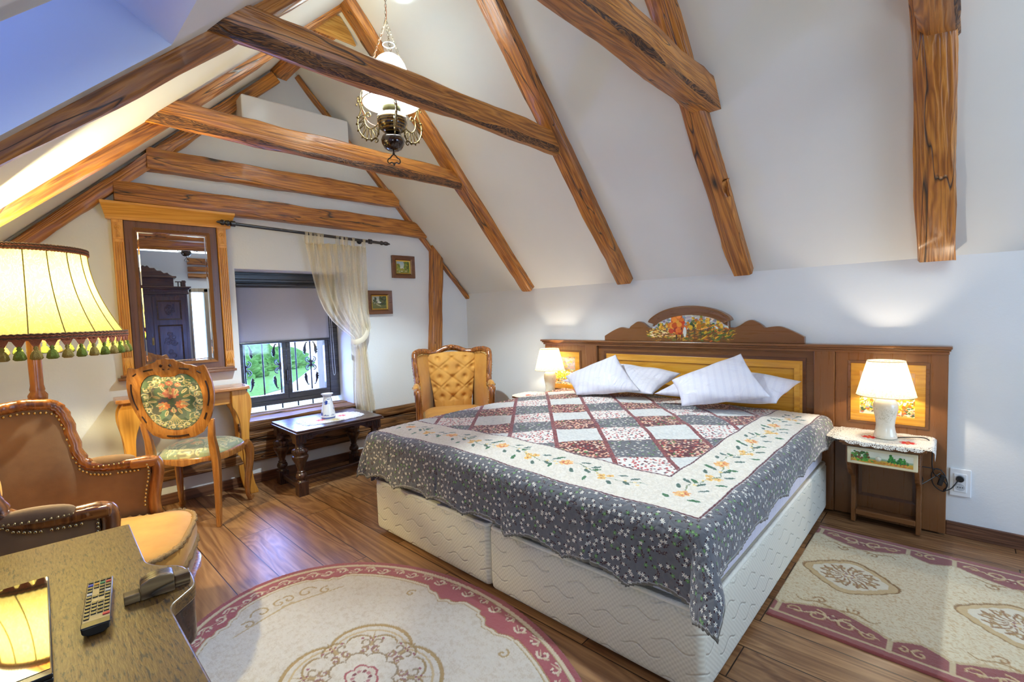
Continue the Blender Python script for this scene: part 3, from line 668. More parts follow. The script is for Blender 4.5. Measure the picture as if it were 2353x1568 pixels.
# ================================================================ two small pictures
def picture(x0, x1, z0, z1, label, seed):
    e = gthing('framed_picture', (x0+x1)/2, z0, label, 'picture', group='small landscape paintings')
    del e['group']
    w, h = x1-x0, z1-z0
    obj('frame', frame(-w/2, w/2, 0, h, .036, .03, .022), DKBROWN['x'], e, 30, bevel=.002)
    obj('inner_lip', frame(-w/2+.034, w/2-.034, .034, h-.034, .012, .024, .012), DKBROWN['x'], e, 30)
    obj('gilt_slip', frame(-w/2+.045, w/2-.045, .045, h-.045, .009, .014, .010), plain('gilt', '#c9a94a', .35, .8), e, 30)
    p = Paint(70, 60, w/h, '#9fb0a0', seed)
    if seed == 2:
        p.band(.35, 1, '#d9dcc8', '#8fa9b8'); p.band(0, .38, '#6f7a2c', '#a79a3a', .02)
        p.many(90, (.0, .25), (.3, .75), (.02, .07), ['#7f8a2c', '#a79a30', '#5d6a24']); p.many(130, (.6, 1), (.25, .95), (.03, .09), ['#6f7f2a', '#8f9430', '#4f5e22'])
        p.many(60, (0, 1), (.0, .25), (.01, .04), ['#b8a54a', '#8a8a3a', '#e4dcc0', '#50602a'], flat=.5); p.dab(.45, .38, .06, .03, '#8a5a3a'); p.dab(.4, .15, .1, .03, '#e6e2d2')
    else:
        p.band(.45, 1, '#c9c4b0', '#8a9088'); p.band(0, .45, '#5a5a28', '#6f7040', .02)
        p.many(120, (.55, 1), (.3, .95), (.03, .10), ['#3f4a24', '#57602e', '#2f3a1e']); p.tree(.22, .35, .55, ['#2f3d22', '#445028'])
        p.tree(.10, .35, .35, ['#3a4626', '#55602e']); p.dab(.52, .5, .13, .05, '#dcdcd0'); p.dab(.45, .28, .2, .03, '#c4b894', -.4); p.many(50, (0, 1), (0, .3), (.01, .04), ['#7a6a34', '#4d5526'], flat=.5)
    s_ = sheet('painting', p, w-.105, h-.105, PAINTM, e); s_.location = (0, -.008, .052)
    return e
picture(2.585, 2.835, 1.685, 1.905, 'upper small framed landscape with pale sky, nearer the post', 2)
picture(2.31, 2.565, 1.335, 1.56, 'lower small framed landscape with dark firs, beside the curtain', 3)

# ================================================================ console table under the mirror
e = gthing('console_table', .835, 0, 'narrow honey-pine console table with curved plank legs under the mirror', 'table')
obj('tabletop', MB().prism([(-.365, -.275), (.36, -.275), (.385, -.25), (.385, -.02), (-.395, -.02), (-.395, -.25)], .80, .825, 'xy'), wood('console_top', '#c9874a', '#b8763a', '#94592a', 'x', 3, .22, .5, bump=.03), e, 30, bevel=.006, segs=3)
obj('apron', MB().b2((-.27, -.215, .70), (.27, -.19, .80)), PINE['x'], e, 0, bevel=.003)
leg = [(.355, .80), (.385, .74), (.39, .66), (.37, .55), (.36, .42), (.362, .25), (.375, .10), (.395, .03), (.40, 0), (.345, 0), (.325, .10), (.315, .25), (.31, .42), (.305, .55), (.285, .63), (.265, .67), (.262, .70), (.262, .80)]
lg = sp2(leg[:9], 4)+sp2(leg[9:], 4)
for s in (-1, 1):
    for y0 in (-.245, -.06): obj('leg', MB().prism([(a*s, b) for a, b in lg], y0, y0+.032, 'xz'), PINE['z'], e, 40, bevel=.004)

# ================================================================ small dark oak table by the window
e = empty('side_table', (1.72, 3.725, 0), -.03, 'low dark carved oak table with bulbous turned legs beneath the window', 'table')
obj('tabletop', MB().b2((-.355, -.275, .468), (.355, .275, .482)).b2((-.345, -.265, .482), (.345, .265, .497)), OAKDK['x'], e, 0, bevel=.005, segs=3)
lp = [(.033, .105), (.026, .115), (.026, .125), (.038, .135), (.040, .15), (.034, .165), (.026, .172), (.030, .18), (.022, .188), (.024, .20), (.034, .235), (.050, .268), (.058, .285), (.057, .30), (.046, .305), (.052, .315), (.060, .33), (.056, .348), (.036, .358), (.030, .37), (.030, .392), (.038, .395)]
for sx_ in (-1, 1):
    for sy in (-1, 1):
        x, y = sx_*.305, sy*.195
        lgo = obj('leg', MB().lathe(lp, (x, y, 0), 36, 12, .13, (.31, .352)).b2((x-.036, y-.036, 0), (x+.036, y+.036, .105)), OAKDK['z'], e, 50, bevel=.002)
        m = MB().b2((x-.038, y-.038, .392), (x+.038, y+.038, .468))
        for k in (-1, 0, 1): m.tube([(x+k*.02, y-.0385, .405), (x+k*.02, y-.0385, .455)], .006, 6)
        obj('fluted_block', m, OAKDK['z'], lgo, 40, bevel=.002)
for sy in (-1, 1):
    pts = [(-.27, .468), (-.27, .42), (-.225, .408), (-.20, .425), (-.17, .438), (-.14, .43), (-.11, .445), (.11, .445), (.14, .43), (.17, .438), (.20, .425), (.225, .408), (.27, .42), (.27, .468)]
    ap = obj('apron', MB().prism(pts, sy*.215-.01, sy*.215+.01, 'xz'), OAKDK['x'], e, 30, bevel=.002)
    for s in (-1, 1):
        m = MB(); m.tube([(s*.235+.018*math.cos(a)*(1-a/16)*1.0, sy*.227, .438+.018*math.sin(a)*(1-a/16)) for a in np.linspace(0, 13, 40)], .0035, 6)
        obj('scroll_carving', m, OAKDK['x'], ap, 50)
for s in (-1, 1): obj('apron', MB().prism([(-.16, .468), (-.16, .42), (-.12, .41), (-.08, .435), (.08, .435), (.12, .41), (.16, .42), (.16, .468)], s*.32-.01, s*.32+.01, 'yz'), OAKDK['y'], e, 30, bevel=.002)
for s in (-1, 1): obj('stretcher', MB().b2((s*.305-.016, -.16, .045), (s*.305+.016, .16, .08)), OAKDK['y'], e, 0, bevel=.004)
obj('stretcher', MB().b2((-.29, -.018, .048), (.29, .018, .078)), OAKDK['x'], e, 0, bevel=.006)
# lace doily
t = NT('lace'); a = t.node('ShaderNodeAttribute', attribute_name='Col'); v = t.node('ShaderNodeTexVoronoi', i_Scale=120, feature='DISTANCE_TO_EDGE'); t.l.new(t.coord(), v.inputs['Vector'])
t.out(a.outputs['Color'], .85); al = t.ramp(v.outputs['Distance'], [(.16, 1.0), (.22, .0)]); al2 = t.math('MAXIMUM', al, a.outputs['Alpha']); t.l.new(al2, t.b.inputs['Alpha']); LACEM = t.mat
def doily(name, w, d, z, label, flowers, loc, rz, drape=None, scal=.03, n=130, seed=1):
    U, V = np.meshgrid(np.linspace(-1, 1, n), np.linspace(-1, 1, int(n*d/w)), indexing='ij')
    x, y = U*w/2, V*d/2; ang = np.arctan2(V, U); rad = (np.abs(U)**3.2+np.abs(V)**3.2)**(1/3.2)
    lim = .93+.05*np.abs(np.sin(ang*(w+d)/scal/2.2))
    keep = rad < lim
    C = np.zeros(U.shape+(4,)); C[..., :3] = H('#efe9dc'); C[..., 3] = np.where(rad < .72, .75, .1)
    for fx, fy, col in flowers:
        r = np.hypot(x-fx, (y-fy)); th = np.arctan2(y-fy, x-fx); mk = r < .032*(1+.18*np.cos(th*8)); C[mk, :3] = H(col); C[mk, 3] = 1
        mk = r < .008; C[mk, :3] = H('#f0d070')
    P = np.stack([x, y, np.full_like(x, z)+.0012*np.sin(x*90)*np.cos(y*80)], -1)
    if drape: P = drape(P)
    o = vgrid(name, P, C, LACEM, None, keep, loc=loc, rot=(0, 0, rz), label=label, cat='doily'); return o
doily('lace_doily', .54, .33, .5, 'white crocheted doily with coral flowers under the vase', [(-.09, -.01, '#e0605a'), (.10, .02, '#e0605a'), (0, -.09, '#d8c79a')], (1.735, 3.70, 0), -.03)
# blue and white vase
t = NT('delft_porcelain'); c = t.coord(); s3 = t.sep(c)
v = t.node('ShaderNodeTexVoronoi', i_Scale=26); t.l.new(t.map(c, (1, 1, .8)), v.inputs['Vector'])
n_ = t.noise(c, 70, 3, .6, .6); msk = t.math('MULTIPLY', t.ramp(v.outputs['Distance'], [(.42, 1.0), (.5, 0.0)]), t.ramp(n_, [(.40, 0.0), (.44, 1.0)]))
zz = t.math('ABSOLUTE', t.math('SUBTRACT', s3[2], .095)); msk = t.math('MULTIPLY', msk, t.ramp(zz, [(.062, 1.0), (.07, 0.0)]))
bnd = t.ramp(t.math('ABSOLUTE', t.math('SUBTRACT', s3[2], .010)), [(.004, 1.0), (.006, 0.0)]); bnd2 = t.ramp(t.math('ABSOLUTE', t.math('SUBTRACT', s3[2], .185)), [(.002, 1.0), (.003, 0.0)])
msk = t.math('MAXIMUM', msk, t.math('MAXIMUM', bnd, bnd2)); t.out(t.mix(msk, L3('#eef1f4'), L3('#2c4aa0')), .12, Coat_Weight=.5)
obj('vase', MB().lathe([(.03, 0), (.052, .0), (.056, .012), (.054, .04), (.046, .09), (.036, .14), (.031, .17), (.033, .185), (.045, .197), (.046, .202), (.040, .202), (.028, .185), (.026, .17)], (0, 0, 0), 40), t.mat, smooth=60, loc=(1.715, 3.70, .5025), label='white porcelain vase with blue flowers on the dark oak table', cat='vase')
# ================================================================ headboard
hb = empty('headboard', (3.49, 1.45, 0), 0, 'wide brown painted wooden headboard with autumn landscape paintings on the right wall', 'headboard')
X0, Y0 = 3.49, 1.45
def hbx(m, x0, x1, y0, y1, z0, z1): return m.b2((x0-X0, y0-Y0, z0), (x1-X0, y1-Y0, z1))
m = MB(); 
for x0, z0, z1, ov in ((3.405, 1.030, 1.046, .025), (3.415, 1.018, 1.030, .016), (3.425, 1.0, 1.018, .006)): hbx(m, x0, 3.489, .035-ov*.6, 2.835+ov, z0, z1)
obj('cornice', m, BROWN, hb, 0, bevel=.004)
for y0, y1, nm in ((.035, .545, 'side_panel'), (2.365, 2.83, 'side_panel')):
    sp = obj(nm, hbx(MB(), 3.44, 3.489, y0, y1, .012, 1.005), BROWNZ, hb, 0, bevel=.003)
for y0, y1 in ((.545, .655), (2.25, 2.365)): obj('pilaster', hbx(MB(), 3.425, 3.489, y0, y1, .012, 1.005), BROWNZ, hb, 0, bevel=.004)
obj('centre_panel', hbx(MB(), 3.455, 3.489, .655, 2.25, .012, 1.005), BROWN, hb, 0, bevel=.003)
def yframe(y0, y1, z0, z1, w, d0, d1, x):  # frame facing -x
    m = MB(); o = [(y0, z0), (y1, z0), (y1, z1), (y0, z1)]; i_ = [(y0+w, z0+w), (y1-w, z0+w), (y1-w, z1-w), (y0+w, z1-w)]
    return m.loft([[(x-X0, o[k][0]-Y0, o[k][1]), (x-d0-X0, o[k][0]-Y0, o[k][1]), (x-d1-X0, i_[k][0]-Y0, i_[k][1]), (x-X0, i_[k][0]-Y0, i_[k][1])] for k in range(4)], loop=True)
PN = wood('golden_pine_panel', '#e0a63c', '#d3962e', '#bd7f22', 'y', 4, .3, .4, fine=18, bump=.04, knots=2.2)
pc = obj('pine_panel', hbx(MB(), 3.448, 3.46, .72, 2.17, .50, .935), PN, hb, 0, bevel=.002)
obj('panel_moulding', yframe(.70, 2.19, .48, .955, .03, .012, .003, 3.455), DKBROWN['y'], hb, 30)
obj('raised_field', yframe(.735, 2.155, .52, .918, .03, .004, .012, 3.449), PN, pc, 30)
BPAINT = mat_attr('painted_scene_on_brown', .4, (120, .2), base='#85532c', coat=.15)
PPAINT = mat_attr('painted_scene_on_pine', .4, (120, .2), base='#d3962e', coat=.15)
def ysheet(name, paint, y0, y1, z0, z1, x, mat, parent, curve=None, **kw):
    P = np.zeros((paint.w, paint.h, 3)); P[..., 0] = x-X0; P[..., 1] = y1+(y0-y1)*paint.U-Y0; P[..., 2] = z0+(z1-z0)*paint.V
    return vgrid(name, P, paint.c, mat, parent, keep=kw.pop('keep', None), **kw)
def autumn(w, h, asp, seed, edge=True):
    p = Paint(w, h, asp, None, seed)
    ins = (lambda a, b: ((a-.5)/.5)**2+((b-.35)/.68)**2 < 1) if edge else None
    p.many(420, (0.02, .98), (.42, 1), (.05, .12), ['#cfd2cc', '#b9c0c6', '#e8e6da', '#9aa3ad', '#c9c1b8'], flat=.5, inside=ins)
    p.many(90, (.1, .9), (.4, .7), (.03, .07), ['#8f86a0', '#a9a0ae', '#7d8a92'], flat=.7, inside=ins)
    p.many(340, (0, 1), (0, .42), (.03, .08), ['#b98a2a', '#8a6a28', '#d8a83a', '#6f5a2c', '#5d6e30', '#c9742a'], flat=.35, inside=ins)
    p.many(60, (.05, .35), (.15, .4), (.03, .08), ['#f0d28a', '#f3e3b8', '#e2b04a'], flat=.25, inside=ins)
    p.many(60, (.6, .97), (.1, .4), (.03, .08), ['#e9b428', '#4d6a30', '#3a5628'], .5, flat=.25, inside=ins)
    for k, u in enumerate((.17, .25, .50, .56, .63, .70, .76, .82)): p.tree(u, .30+.05*math.sin(k*3), .42+.12*math.sin(k*5), YEL if k % 3 else YEL+GRN)
    p.tree(.36, .10, .85, RED); p.tree(.42, .12, .6, RED); p.dab(.455, .3, .05, .16, '#dfe3d8')
    for u in (.50, .565, .63): p.dab(u, .22, .012, .2, '#5a4630')
    return p
# carved crest
_cl = [(2.175, 1.085), (2.09, 1.130), (2.02, 1.156), (1.975, 1.150), (1.945, 1.147), (1.93, 1.164), (1.905, 1.180), (1.870, 1.200), (1.835, 1.198), (1.80, 1.176), (1.768, 1.153), (1.740, 1.150)]
_ca = [(1.738, 1.212), (1.66, 1.262), (1.56, 1.292), (1.45, 1.302), (1.34, 1.292), (1.24, 1.262), (1.168, 1.215)]
_cr = [(1.166, 1.152), (1.13, 1.150), (1.09, 1.168), (1.055, 1.192), (1.02, 1.202), (.985, 1.188), (.955, 1.168), (.935, 1.150), (.905, 1.154), (.845, 1.156), (.78, 1.13), (.707, 1.09)]
crest = [(2.175, 1.046)]+sp2(_cl, 4)+sp2(_ca, 4)+sp2(_cr, 4)+[(.707, 1.046)]
cr = obj('crest', MB().prism([(a-Y0, b) for a, b in crest], 3.437-X0, 3.475-X0, 'yz'), BROWN, hb, 30, bevel=.003)
arc = smoothpath([(0, 1.752-Y0, 1.165), (0, 1.742-Y0, 1.21), (0, 1.66-Y0, 1.262), (0, 1.56-Y0, 1.292), (0, 1.45-Y0, 1.302), (0, 1.34-Y0, 1.292), (0, 1.24-Y0, 1.265), (0, 1.163-Y0, 1.218), (0, 1.153-Y0, 1.165)], 6)
arc = [Vector((3.437-X0, p.y, p.z)) for p in arc[4:-4]]
cen = Vector((0, 0, 1.0)); rings = []
for p in arc:
    o = Vector((0, p.y, p.z-1.08)).normalized()
    rings.append([p+o*a+Vector((-d, 0, 0)) for a, d in ((.012, -.03), (.012, .028), (-.002, .034), (-.012, .026), (-.026, .022), (-.036, .012), (-.055, .002), (-.055, -.03))])
obj('arched_moulding', MB().loft(rings), BROWN, cr, 40)
p = autumn(230, 110, 2.6, 5); keepm = p.c[..., 3] > .5
ys = np.array([c[0] for c in crest])[::-1]; zsr = np.array([c[1] for c in crest])[::-1]
yy = 1.79+(1.11-1.79)*p.U; zz = 1.048+.235*p.V
topz = np.interp(yy, ys, zsr)-.012-np.where((yy < 1.73) & (yy > 1.175), .045, 0)
ysheet('painted_landscape', p, 1.11, 1.79, 1.048, 1.283, 3.4355, BPAINT, cr, keep=keepm & (zz < topz))
# painted panels of the sides, and the strip on the centre panel
for y0, y1, seed in ((.125, .465, 8), (2.435, 2.78, 9)):
    fr = obj('pine_frame', yframe(y0, y1, .595, .938, .045, .010, .016, 3.441), PN, hb, 30, bevel=.0015)
    obj('outer_moulding', yframe(y0-.014, y1+.014, .581, .952, .014, .006, .012, 3.441), BROWN, fr, 30)
    p = Paint(120, 110, 1.2, '#d9d2c0', seed)
    p.band(.55, 1, '#c9a6a0', '#e2c9a8'); p.many(60, (0, 1), (.6, 1), (.04, .1), ['#d8a48e', '#e6c27e', '#a9a6ae', '#c9b8c8'], flat=.5)
    p.band(.45, .56, '#8f9a80', '#b9bfae', .02); p.many(420, (0, 1), (.08, .52), (.015, .045), YEL+['#f4c62c', '#e8b21e', '#e57a1e', '#f2dcb0', '#5b6f34'], flat=.8)
    p.many(90, (0, 1), (0, .2), (.02, .05), ['#c9602a', '#7a8a98', '#4d5560', '#e0a060', '#3f5a3a'], flat=.4)
    ysheet('painted_landscape', p, y0+.045, y1-.045, .64, .893, 3.4395, PAINTM, fr)
p = Paint(150, 50, 3.4, None, 12)
p.many(80, (.05, .8), (.35, .75), (.04, .09), ['#c9a48a', '#bfae9a', '#d8b890'], flat=.5); p.many(160, (0, .95), (.0, .6), (.03, .07), YEL+GRN+['#d2551e', '#2f3a20'], flat=.8)
ysheet('painted_treeline', p, .80, 1.10, .70, .865, 3.4455, PPAINT, pc, keep=p.c[..., 3] > .5)
# dark edge groove at each end and plinth
# ================================================================ nightstands
def nightstand(y, label):
    e = empty('nightstand', (3.44, y, 0), 0, label, 'nightstand')
    obj('top', MB().b2((-.32, -.185, .523), (-.002, .185, .54)).b2((-.308, -.172, .510), (-.002, .172, .523)), BROWN, e, 0, bevel=.004)
    obj('drawer_case', MB().b2((-.285, -.158, .405), (-.002, .158, .510)), BROWN, e, 0, bevel=.003)
    CREAM = plain('cream_paint', '#e8dcb4', .35, coat=.2)
    dr = obj('drawer', MB().b2((-.297, -.150, .412), (-.283, .150, .504)), CREAM, e, 0, bevel=.004)
    p = Paint(150, 44, 3.6, '#ded9bd', 21); p.band(.35, 1, '#cfd6c0', '#e6e2cc'); p.band(.30, .5, '#8aa57e', '#9fb59a', .03); p.band(0, .34, '#d0902e', '#c9b04a', .02)
    p.many(60, (0, .30), (.15, .9), (.05, .12), ['#3f7a34', '#5a8f3c', '#7a4a2e', '#2f5f2c']); p.many(30, (.1, .4), (.1, .25), (.04, .1), ['#4fa33a', '#3f8f34'], flat=.4)
    for u in (.66, .71, .76, .81, .86, .91): p.tree(u, .15, .55+.2*math.sin(u*40), ['#2f7a34', '#3f9a3c', '#1f5f2c']); 
    p.many(40, (.3, .95), (.02, .25), (.04, .1), ['#d87a2a', '#e0a83a', '#c9602a'], flat=.35)
    P = np.zeros((p.w, p.h, 3)); P[..., 0] = -.2985; P[..., 1] = .132-.264*p.U; P[..., 2] = .426+.064*p.V
    vgrid('painted_landscape', P, p.c, PAINTM, dr)
    obj('knob', MB().lathe([(.004, 0), (.006, .004), (.013, .010), (.013, .016), (.006, .021), (0.001, .022)], (0, 0, 0), 16).xf(Matrix.Translation((-.298, 0.01, .458)) @ Matrix.Rotation(-PI/2, 4, 'Y')), plain('clear_knob', '#cfc8b0', .12, coat=.6), dr, 60)
    for s in (-1, 1):
        y0 = s*.146
        pts = [(-.275, .405), (-.262, .385), (-.25, .362), (-.232, .352), (-.222, .335), (-.19, .318), (-.13, .292), (-.105, .255), (-.10, .2), (-.10, .008), (-.004, .008), (-.004, .405)]
        obj('bracket_side', MB().prism(pts, y0-.011, y0+.011, 'xz'), BROWNZ, e, 40, bevel=.003)
    obj('back_panel', MB().b2((-.012, -.135, .012), (-.002, .135, .405)), BROWNZ, e, 0)
    obj('panel_moulding', MB().loft([[(-.012, o[0], o[1]), (-.022, o[0], o[1]), (-.014, i[0], i[1]), (-.012, i[0], i[1])] for o, i in (((-.13, .15), (-.115, .165)), ((.13, .15), (.115, .165)), ((.13, .395), (.115, .38)), ((-.13, .395), (-.115, .38)))], loop=True), DKBROWN['z'], e, 30)
    obj('shelf', MB().b2((-.098, -.135, .062), (-.004, .135, .078)).b2((-.103, -.135, .055), (-.088, .135, .085)), BROWN, e, 0, bevel=.003)
    return e
nightstand(.29, 'brown nightstand with painted drawer right of the bed, lace cloth on its top')
nightstand(2.795, 'brown nightstand mostly hidden at the window side of the bed')
CRO = [(-.07, -.01, '#e23a34'), (.09, -.03, '#e23a34')]
def drp(P):
    Q = P.copy(); y = P[..., 1]; x = P[..., 0]
    o = np.clip(-y-.187, 0, None); b = np.minimum(o, .03); Q[..., 1] = np.where(o > 0, -.187-.022*np.sin(b/.03*1.4), y); Q[..., 2] = P[..., 2]-np.where(o > 0, (1-np.cos(b/.03*1.4))*.022+np.clip(o-.03, 0, None), 0)
    o = np.clip(-x-.165, 0, None); Q[..., 0] = np.where(o > 0, -.165-o*.35, x); Q[..., 2] -= o*.85; Q[..., 1] += .006*np.sin(x*40)*(o > 0)
    return Q
doily('lace_cloth', .40, .58, .0, 'white crocheted cloth with red roses draped over the right nightstand', [(-.03, .07, '#e23a34'), (-.06, -.10, '#e23a34'), (.1, 0, '#e23a34')], (3.283, .285, .5435), 0, drp, n=120)
doily('lace_cloth', .36, .46, .0, 'white crocheted cloth on the nightstand by the window, under the left lamp', [(-.03, .07, '#e23a34')], (3.26, 2.80, .5435), 0, None, n=60)
# ================================================================ bedside lamps
t = NT('linen_lampshade'); c = t.coord(); nn = t.noise(t.map(c, (1, 1, .4)), 160, 3, .6); nn2 = t.noise(t.map(c, (.6, .6, 1.6)), 140, 3, .6)
col = t.mix(t.ramp(t.math('MULTIPLY', nn, nn2), [(.15, 0.0), (.35, 1.0)]), L3('#9c9278'), L3('#b8b09c'))
df = t.node('ShaderNodeBsdfDiffuse'); tl = t.node('ShaderNodeBsdfTranslucent'); t.l.new(col, df.inputs[0]); t.l.new(col, tl.inputs[0]); mx = t.node('ShaderNodeMixShader', i_Fac=.55)
t.l.new(df.outputs[0], mx.inputs[1]); t.l.new(tl.outputs[0], mx.inputs[2]); t.l.new(mx.outputs[0], t.n['Material Output'].inputs[0]); LINEN = t.mat
t = NT('cream_ceramic'); c = t.coord(); n_ = t.noise(c, 22, 3, .5, 2.2); k = t.ramp(t.math('ABSOLUTE', t.math('SUBTRACT', n_, .5)), [(.0, 1.0), (.022, 0.0)])
k = t.math('MULTIPLY', k, t.ramp(t.noise(c, 14, 2), [(.45, 0.0), (.55, .8)])); t.out(t.mix(k, L3('#efe8d4'), L3('#a89c62')), .2, Coat_Weight=.5); CERA = t.mat
def bulb_mat(name, col, strength):
    t = NT(name); t.out((0, 0, 0, 1), .5); t.b.inputs['Emission Color'].default_value = col; t.b.inputs['Emission Strength'].default_value = strength; return t.mat
BULB = bulb_mat('lit_bulb', (1, .80, .55, 1), 30)
def bed_lamp(x, y, z, label, power, flip=0):
    e = empty('bedside_lamp', (x, y, z), flip, label, 'lamp', None)
    obj('ceramic_body', MB().lathe([(.0, 0), (.050, 0), (.054, .005), (.051, .018), (.045, .045), (.0415, .07), (.044, .10), (.051, .135), (.056, .16), (.056, .182), (.048, .205), (.034, .222), (.025, .232), (.024, .25), (0, .25)], (0, 0, 0), 40), CERA, e, 60)
    sh = obj('lamp_shade', MB().lathe([(.133, .236), (.085, .425)], (0, 0, 0), 48), LINEN, e, 180)
    sh.data.polygons[0].use_smooth = True
    import bmesh
    b = bmesh.new(); b.from_mesh(sh.data); bmesh.ops.delete(b, geom=[f for f in b.faces if len(f.verts) > 4], context='FACES_ONLY'); b.to_mesh(sh.data); b.free()
    TR = plain('shade_trim', '#d8c39a', .7)
    for r, zz in ((.133, .236), (.085, .425)): obj('shade_trim', MB().tube([(r*math.cos(a), r*math.sin(a), zz) for a in np.linspace(0, 2*PI, 40, endpoint=False)], .0018, 6, loop=True), TR, sh)
    obj('stem', MB().tube([(0, 0, .245), (0, 0, .258)], .008, 8), BRASS, e)
    obj('bulb', MB().ell((0, 0, .275), (.02, .02, .022), 12, 8), BULB, e, 180)
    l = light('bedside_bulb', 'POINT', (x, y, z+.315), power, (1, .86, .66), .016)
    return e
bed_lamp(3.27, .285, .5475, 'lit cream ceramic lamp with linen shade on the right nightstand', 6)
bed_lamp(3.30, 2.668, .5475, 'lit cream ceramic lamp with linen shade left of the pillows', 6, 2.4)
CABLE = plain('black_cable', '#15161a', .35)
# lamp cable and in-line switch to the socket
cb = empty('lamp_cable', (3.3, .2, .54), 0, 'black lamp cable with in-line switch, coiled between nightstand and wall socket', 'cable')
pth = smoothpath([(.0, .05, .006), (.02, -.02, .014), (.04, -.085, .012), (.035, -.107, -.03), (.05, -.108, -.13), (.09, -.115, -.185), (.11, -.125, -.20), (.115, -.165, -.24), (.12, -.155, -.285), (.125, -.115, -.26), (.12, -.105, -.20), (.125, -.125, -.165), (.13, -.155, -.19), (.13, -.17, -.25), (.135, -.155, -.285), (.15, -.185, -.27), (.168, -.214, -.222)], 8)
obj('cord', MB().tube(pth, .0028, 6), CABLE, cb)
obj('cord', MB().tube(smoothpath([(.125, -.145, -.17), (.08, -.07, -.155), (.06, -.055, -.165), (.09, -.07, -.23), (.07, -.06, -.255), (.10, -.10, -.225), (.13, -.14, -.19)], 8), .0028, 6), CABLE, cb)
obj('switch', MB().box((.118, -.145, -.225), (.014, .022, .062), rot=Matrix.Rotation(.25, 3, 'X')), CABLE, cb, 0, bevel=.005)
obj('plug', MB().tube([(.158, -.2185, -.216), (.1735, -.2195, -.216)], .016, 14), CABLE, cb, 40)
# socket
so = empty('wall_socket', (3.49, -.020, .30), 0, 'white double power socket on the right wall beside the headboard', 'socket')
PLW = plain('white_plastic', '#eceef0', .25, coat=.3); GRY = plain('socket_well', '#c4c8cc', .3)
obj('plate', MB().b2((-.011, -.043, -.076), (0, .043, .076)), PLW, so, 0, bevel=.004, segs=3)
obj('insert', MB().b2((-.015, -.026, -.05), (-.009, .026, .05)), PLW, so, 0, bevel=.002)
for z in (.024, -.024):
    w = obj('outlet', MB().tube([(-.0135, 0, z), (-.0155, 0, z)], .0195, 24), GRY, so, 40)
    obj('pin_hole', MB().tube([(-.0150, .0, z+.0), (-.0160, 0, z)], .003, 8), CABLE, w)
    for s in (-1, 1): obj('pin_hole', MB().tube([(-.0150, s*.0095, z), (-.0160, s*.0095, z)], .0028, 8), CABLE, w)

# ================================================================ bed
t = NT('quilted_mattress_cover'); c = t.coord(); s3 = t.sep(c)
u = t.math('ADD', s3[0], s3[1]); w_ = t.math('MULTIPLY', t.math('SINE', t.math('MULTIPLY', u, 330.0)), t.math('SINE', t.math('MULTIPLY', s3[2], 330.0)))
row = t.math('ADD', s3[2], t.math('MULTIPLY', t.math('SINE', t.math('MULTIPLY', u, 52.0)), .011))
ln = t.math('ABSOLUTE', t.math('SUBTRACT', t.math('FRACT', t.math('MULTIPLY', row, 15.0)), .5)); gate = t.ramp(t.math('FRACT', t.math('ADD', t.math('MULTIPLY', u, 4.13), t.math('MULTIPLY', t.math('FLOOR', t.math('MULTIPLY', row, 15.0)), .5))), [(.60, 1.0), (.64, 0.0)])
gr_ = t.math('MULTIPLY', t.ramp(ln, [(.0, 1.0), (.09, 0.0)]), gate)
h = t.math('SUBTRACT', t.math('MULTIPLY', w_, .12), t.math('MULTIPLY', gr_, 1.2))
t.out(t.mix(t.math('MULTIPLY', t.math('ADD', w_, 1.0), .5), L3('#cdc7b6'), L3('#dfdac9')), .75, Sheen_Weight=.2); t.bump(h, .6, .006); QM = t.mat
PIPE = plain('ribbed_piping', '#efeadb', .7, bumpn=(200, .5))
BX0, BX1, BY0, BY1 = 1.455, 3.42, .58, 2.57
def rbox(x0, x1, y0, y1, z0, z1, r, nseg=6, sag=0):
    pts = []
    for cx_, cy_, a0 in ((x1-r, y1-r, 0), (x0+r, y1-r, PI/2), (x0+r, y0+r, PI), (x1-r, y0+r, 1.5*PI)):
        for k in range(nseg+1): a = a0+PI/2*k/nseg; pts.append((cx_, cy_, math.cos(a), math.sin(a)))
    rings = []
    for f, z in ((-1, z0), (-.5, z0+.004), (-.15, z0+.014), (0, z0+.03), (0, (z0+z1)/2), (0, z1-.02), (-.25, z1-.006), (-1.0, z1)):
        rings.append([(a+(r+f*.02)*c_, b+(r+f*.02)*s_, z) for a, b, c_, s_ in pts])
    return MB().loft(rings)
for y0, y1, lb in ((BY0, 1.5725, 'white quilted box-spring base, the nearer half of the bed'), (1.5775, BY1, 'white quilted box-spring base, the window-side half of the bed')):
    e = empty('bed_base', ((BX0+BX1)/2, (y0+y1)/2, 0), 0, lb, 'bed base', 'box-spring bases of the double bed'); del e['group']
    hx, hy = (BX1-BX0)/2, (y1-y0)/2
    obj('upholstered_box', rbox(-hx, hx, -hy, hy, .022, .312, .03), QM, e, 50)
    rp = [(hx-.012, hy-.012), (-hx+.012, hy-.012), (-hx+.012, -hy+.012), (hx-.012, -hy+.012)]
    ring = []
    for i in range(4):
        a, b = Vector(rp[i]), Vector(rp[(i+1) % 4])
        for k in range(60): ring.append(a.lerp(b, (k+.5)/60))
    obj('piping', MB().tube([(p.x, p.y, .312) for p in ring], [.0085+.0012*(i % 2) for i in range(240)], 8, loop=True), PIPE, e, 60)
    for sx_ in (-1, 1):
        for sy in (-1, 1): obj('foot', MB().lathe([(.018, 0), (.02, .025)], (sx_*(hx-.12), sy*(hy-.12), 0), 12), CABLE, e)
t = NT('striped_sheet'); c = t.coord(); s3 = t.sep(c); st = t.math('SINE', t.math('MULTIPLY', t.math('ADD', s3[0], s3[1]), 420.0))
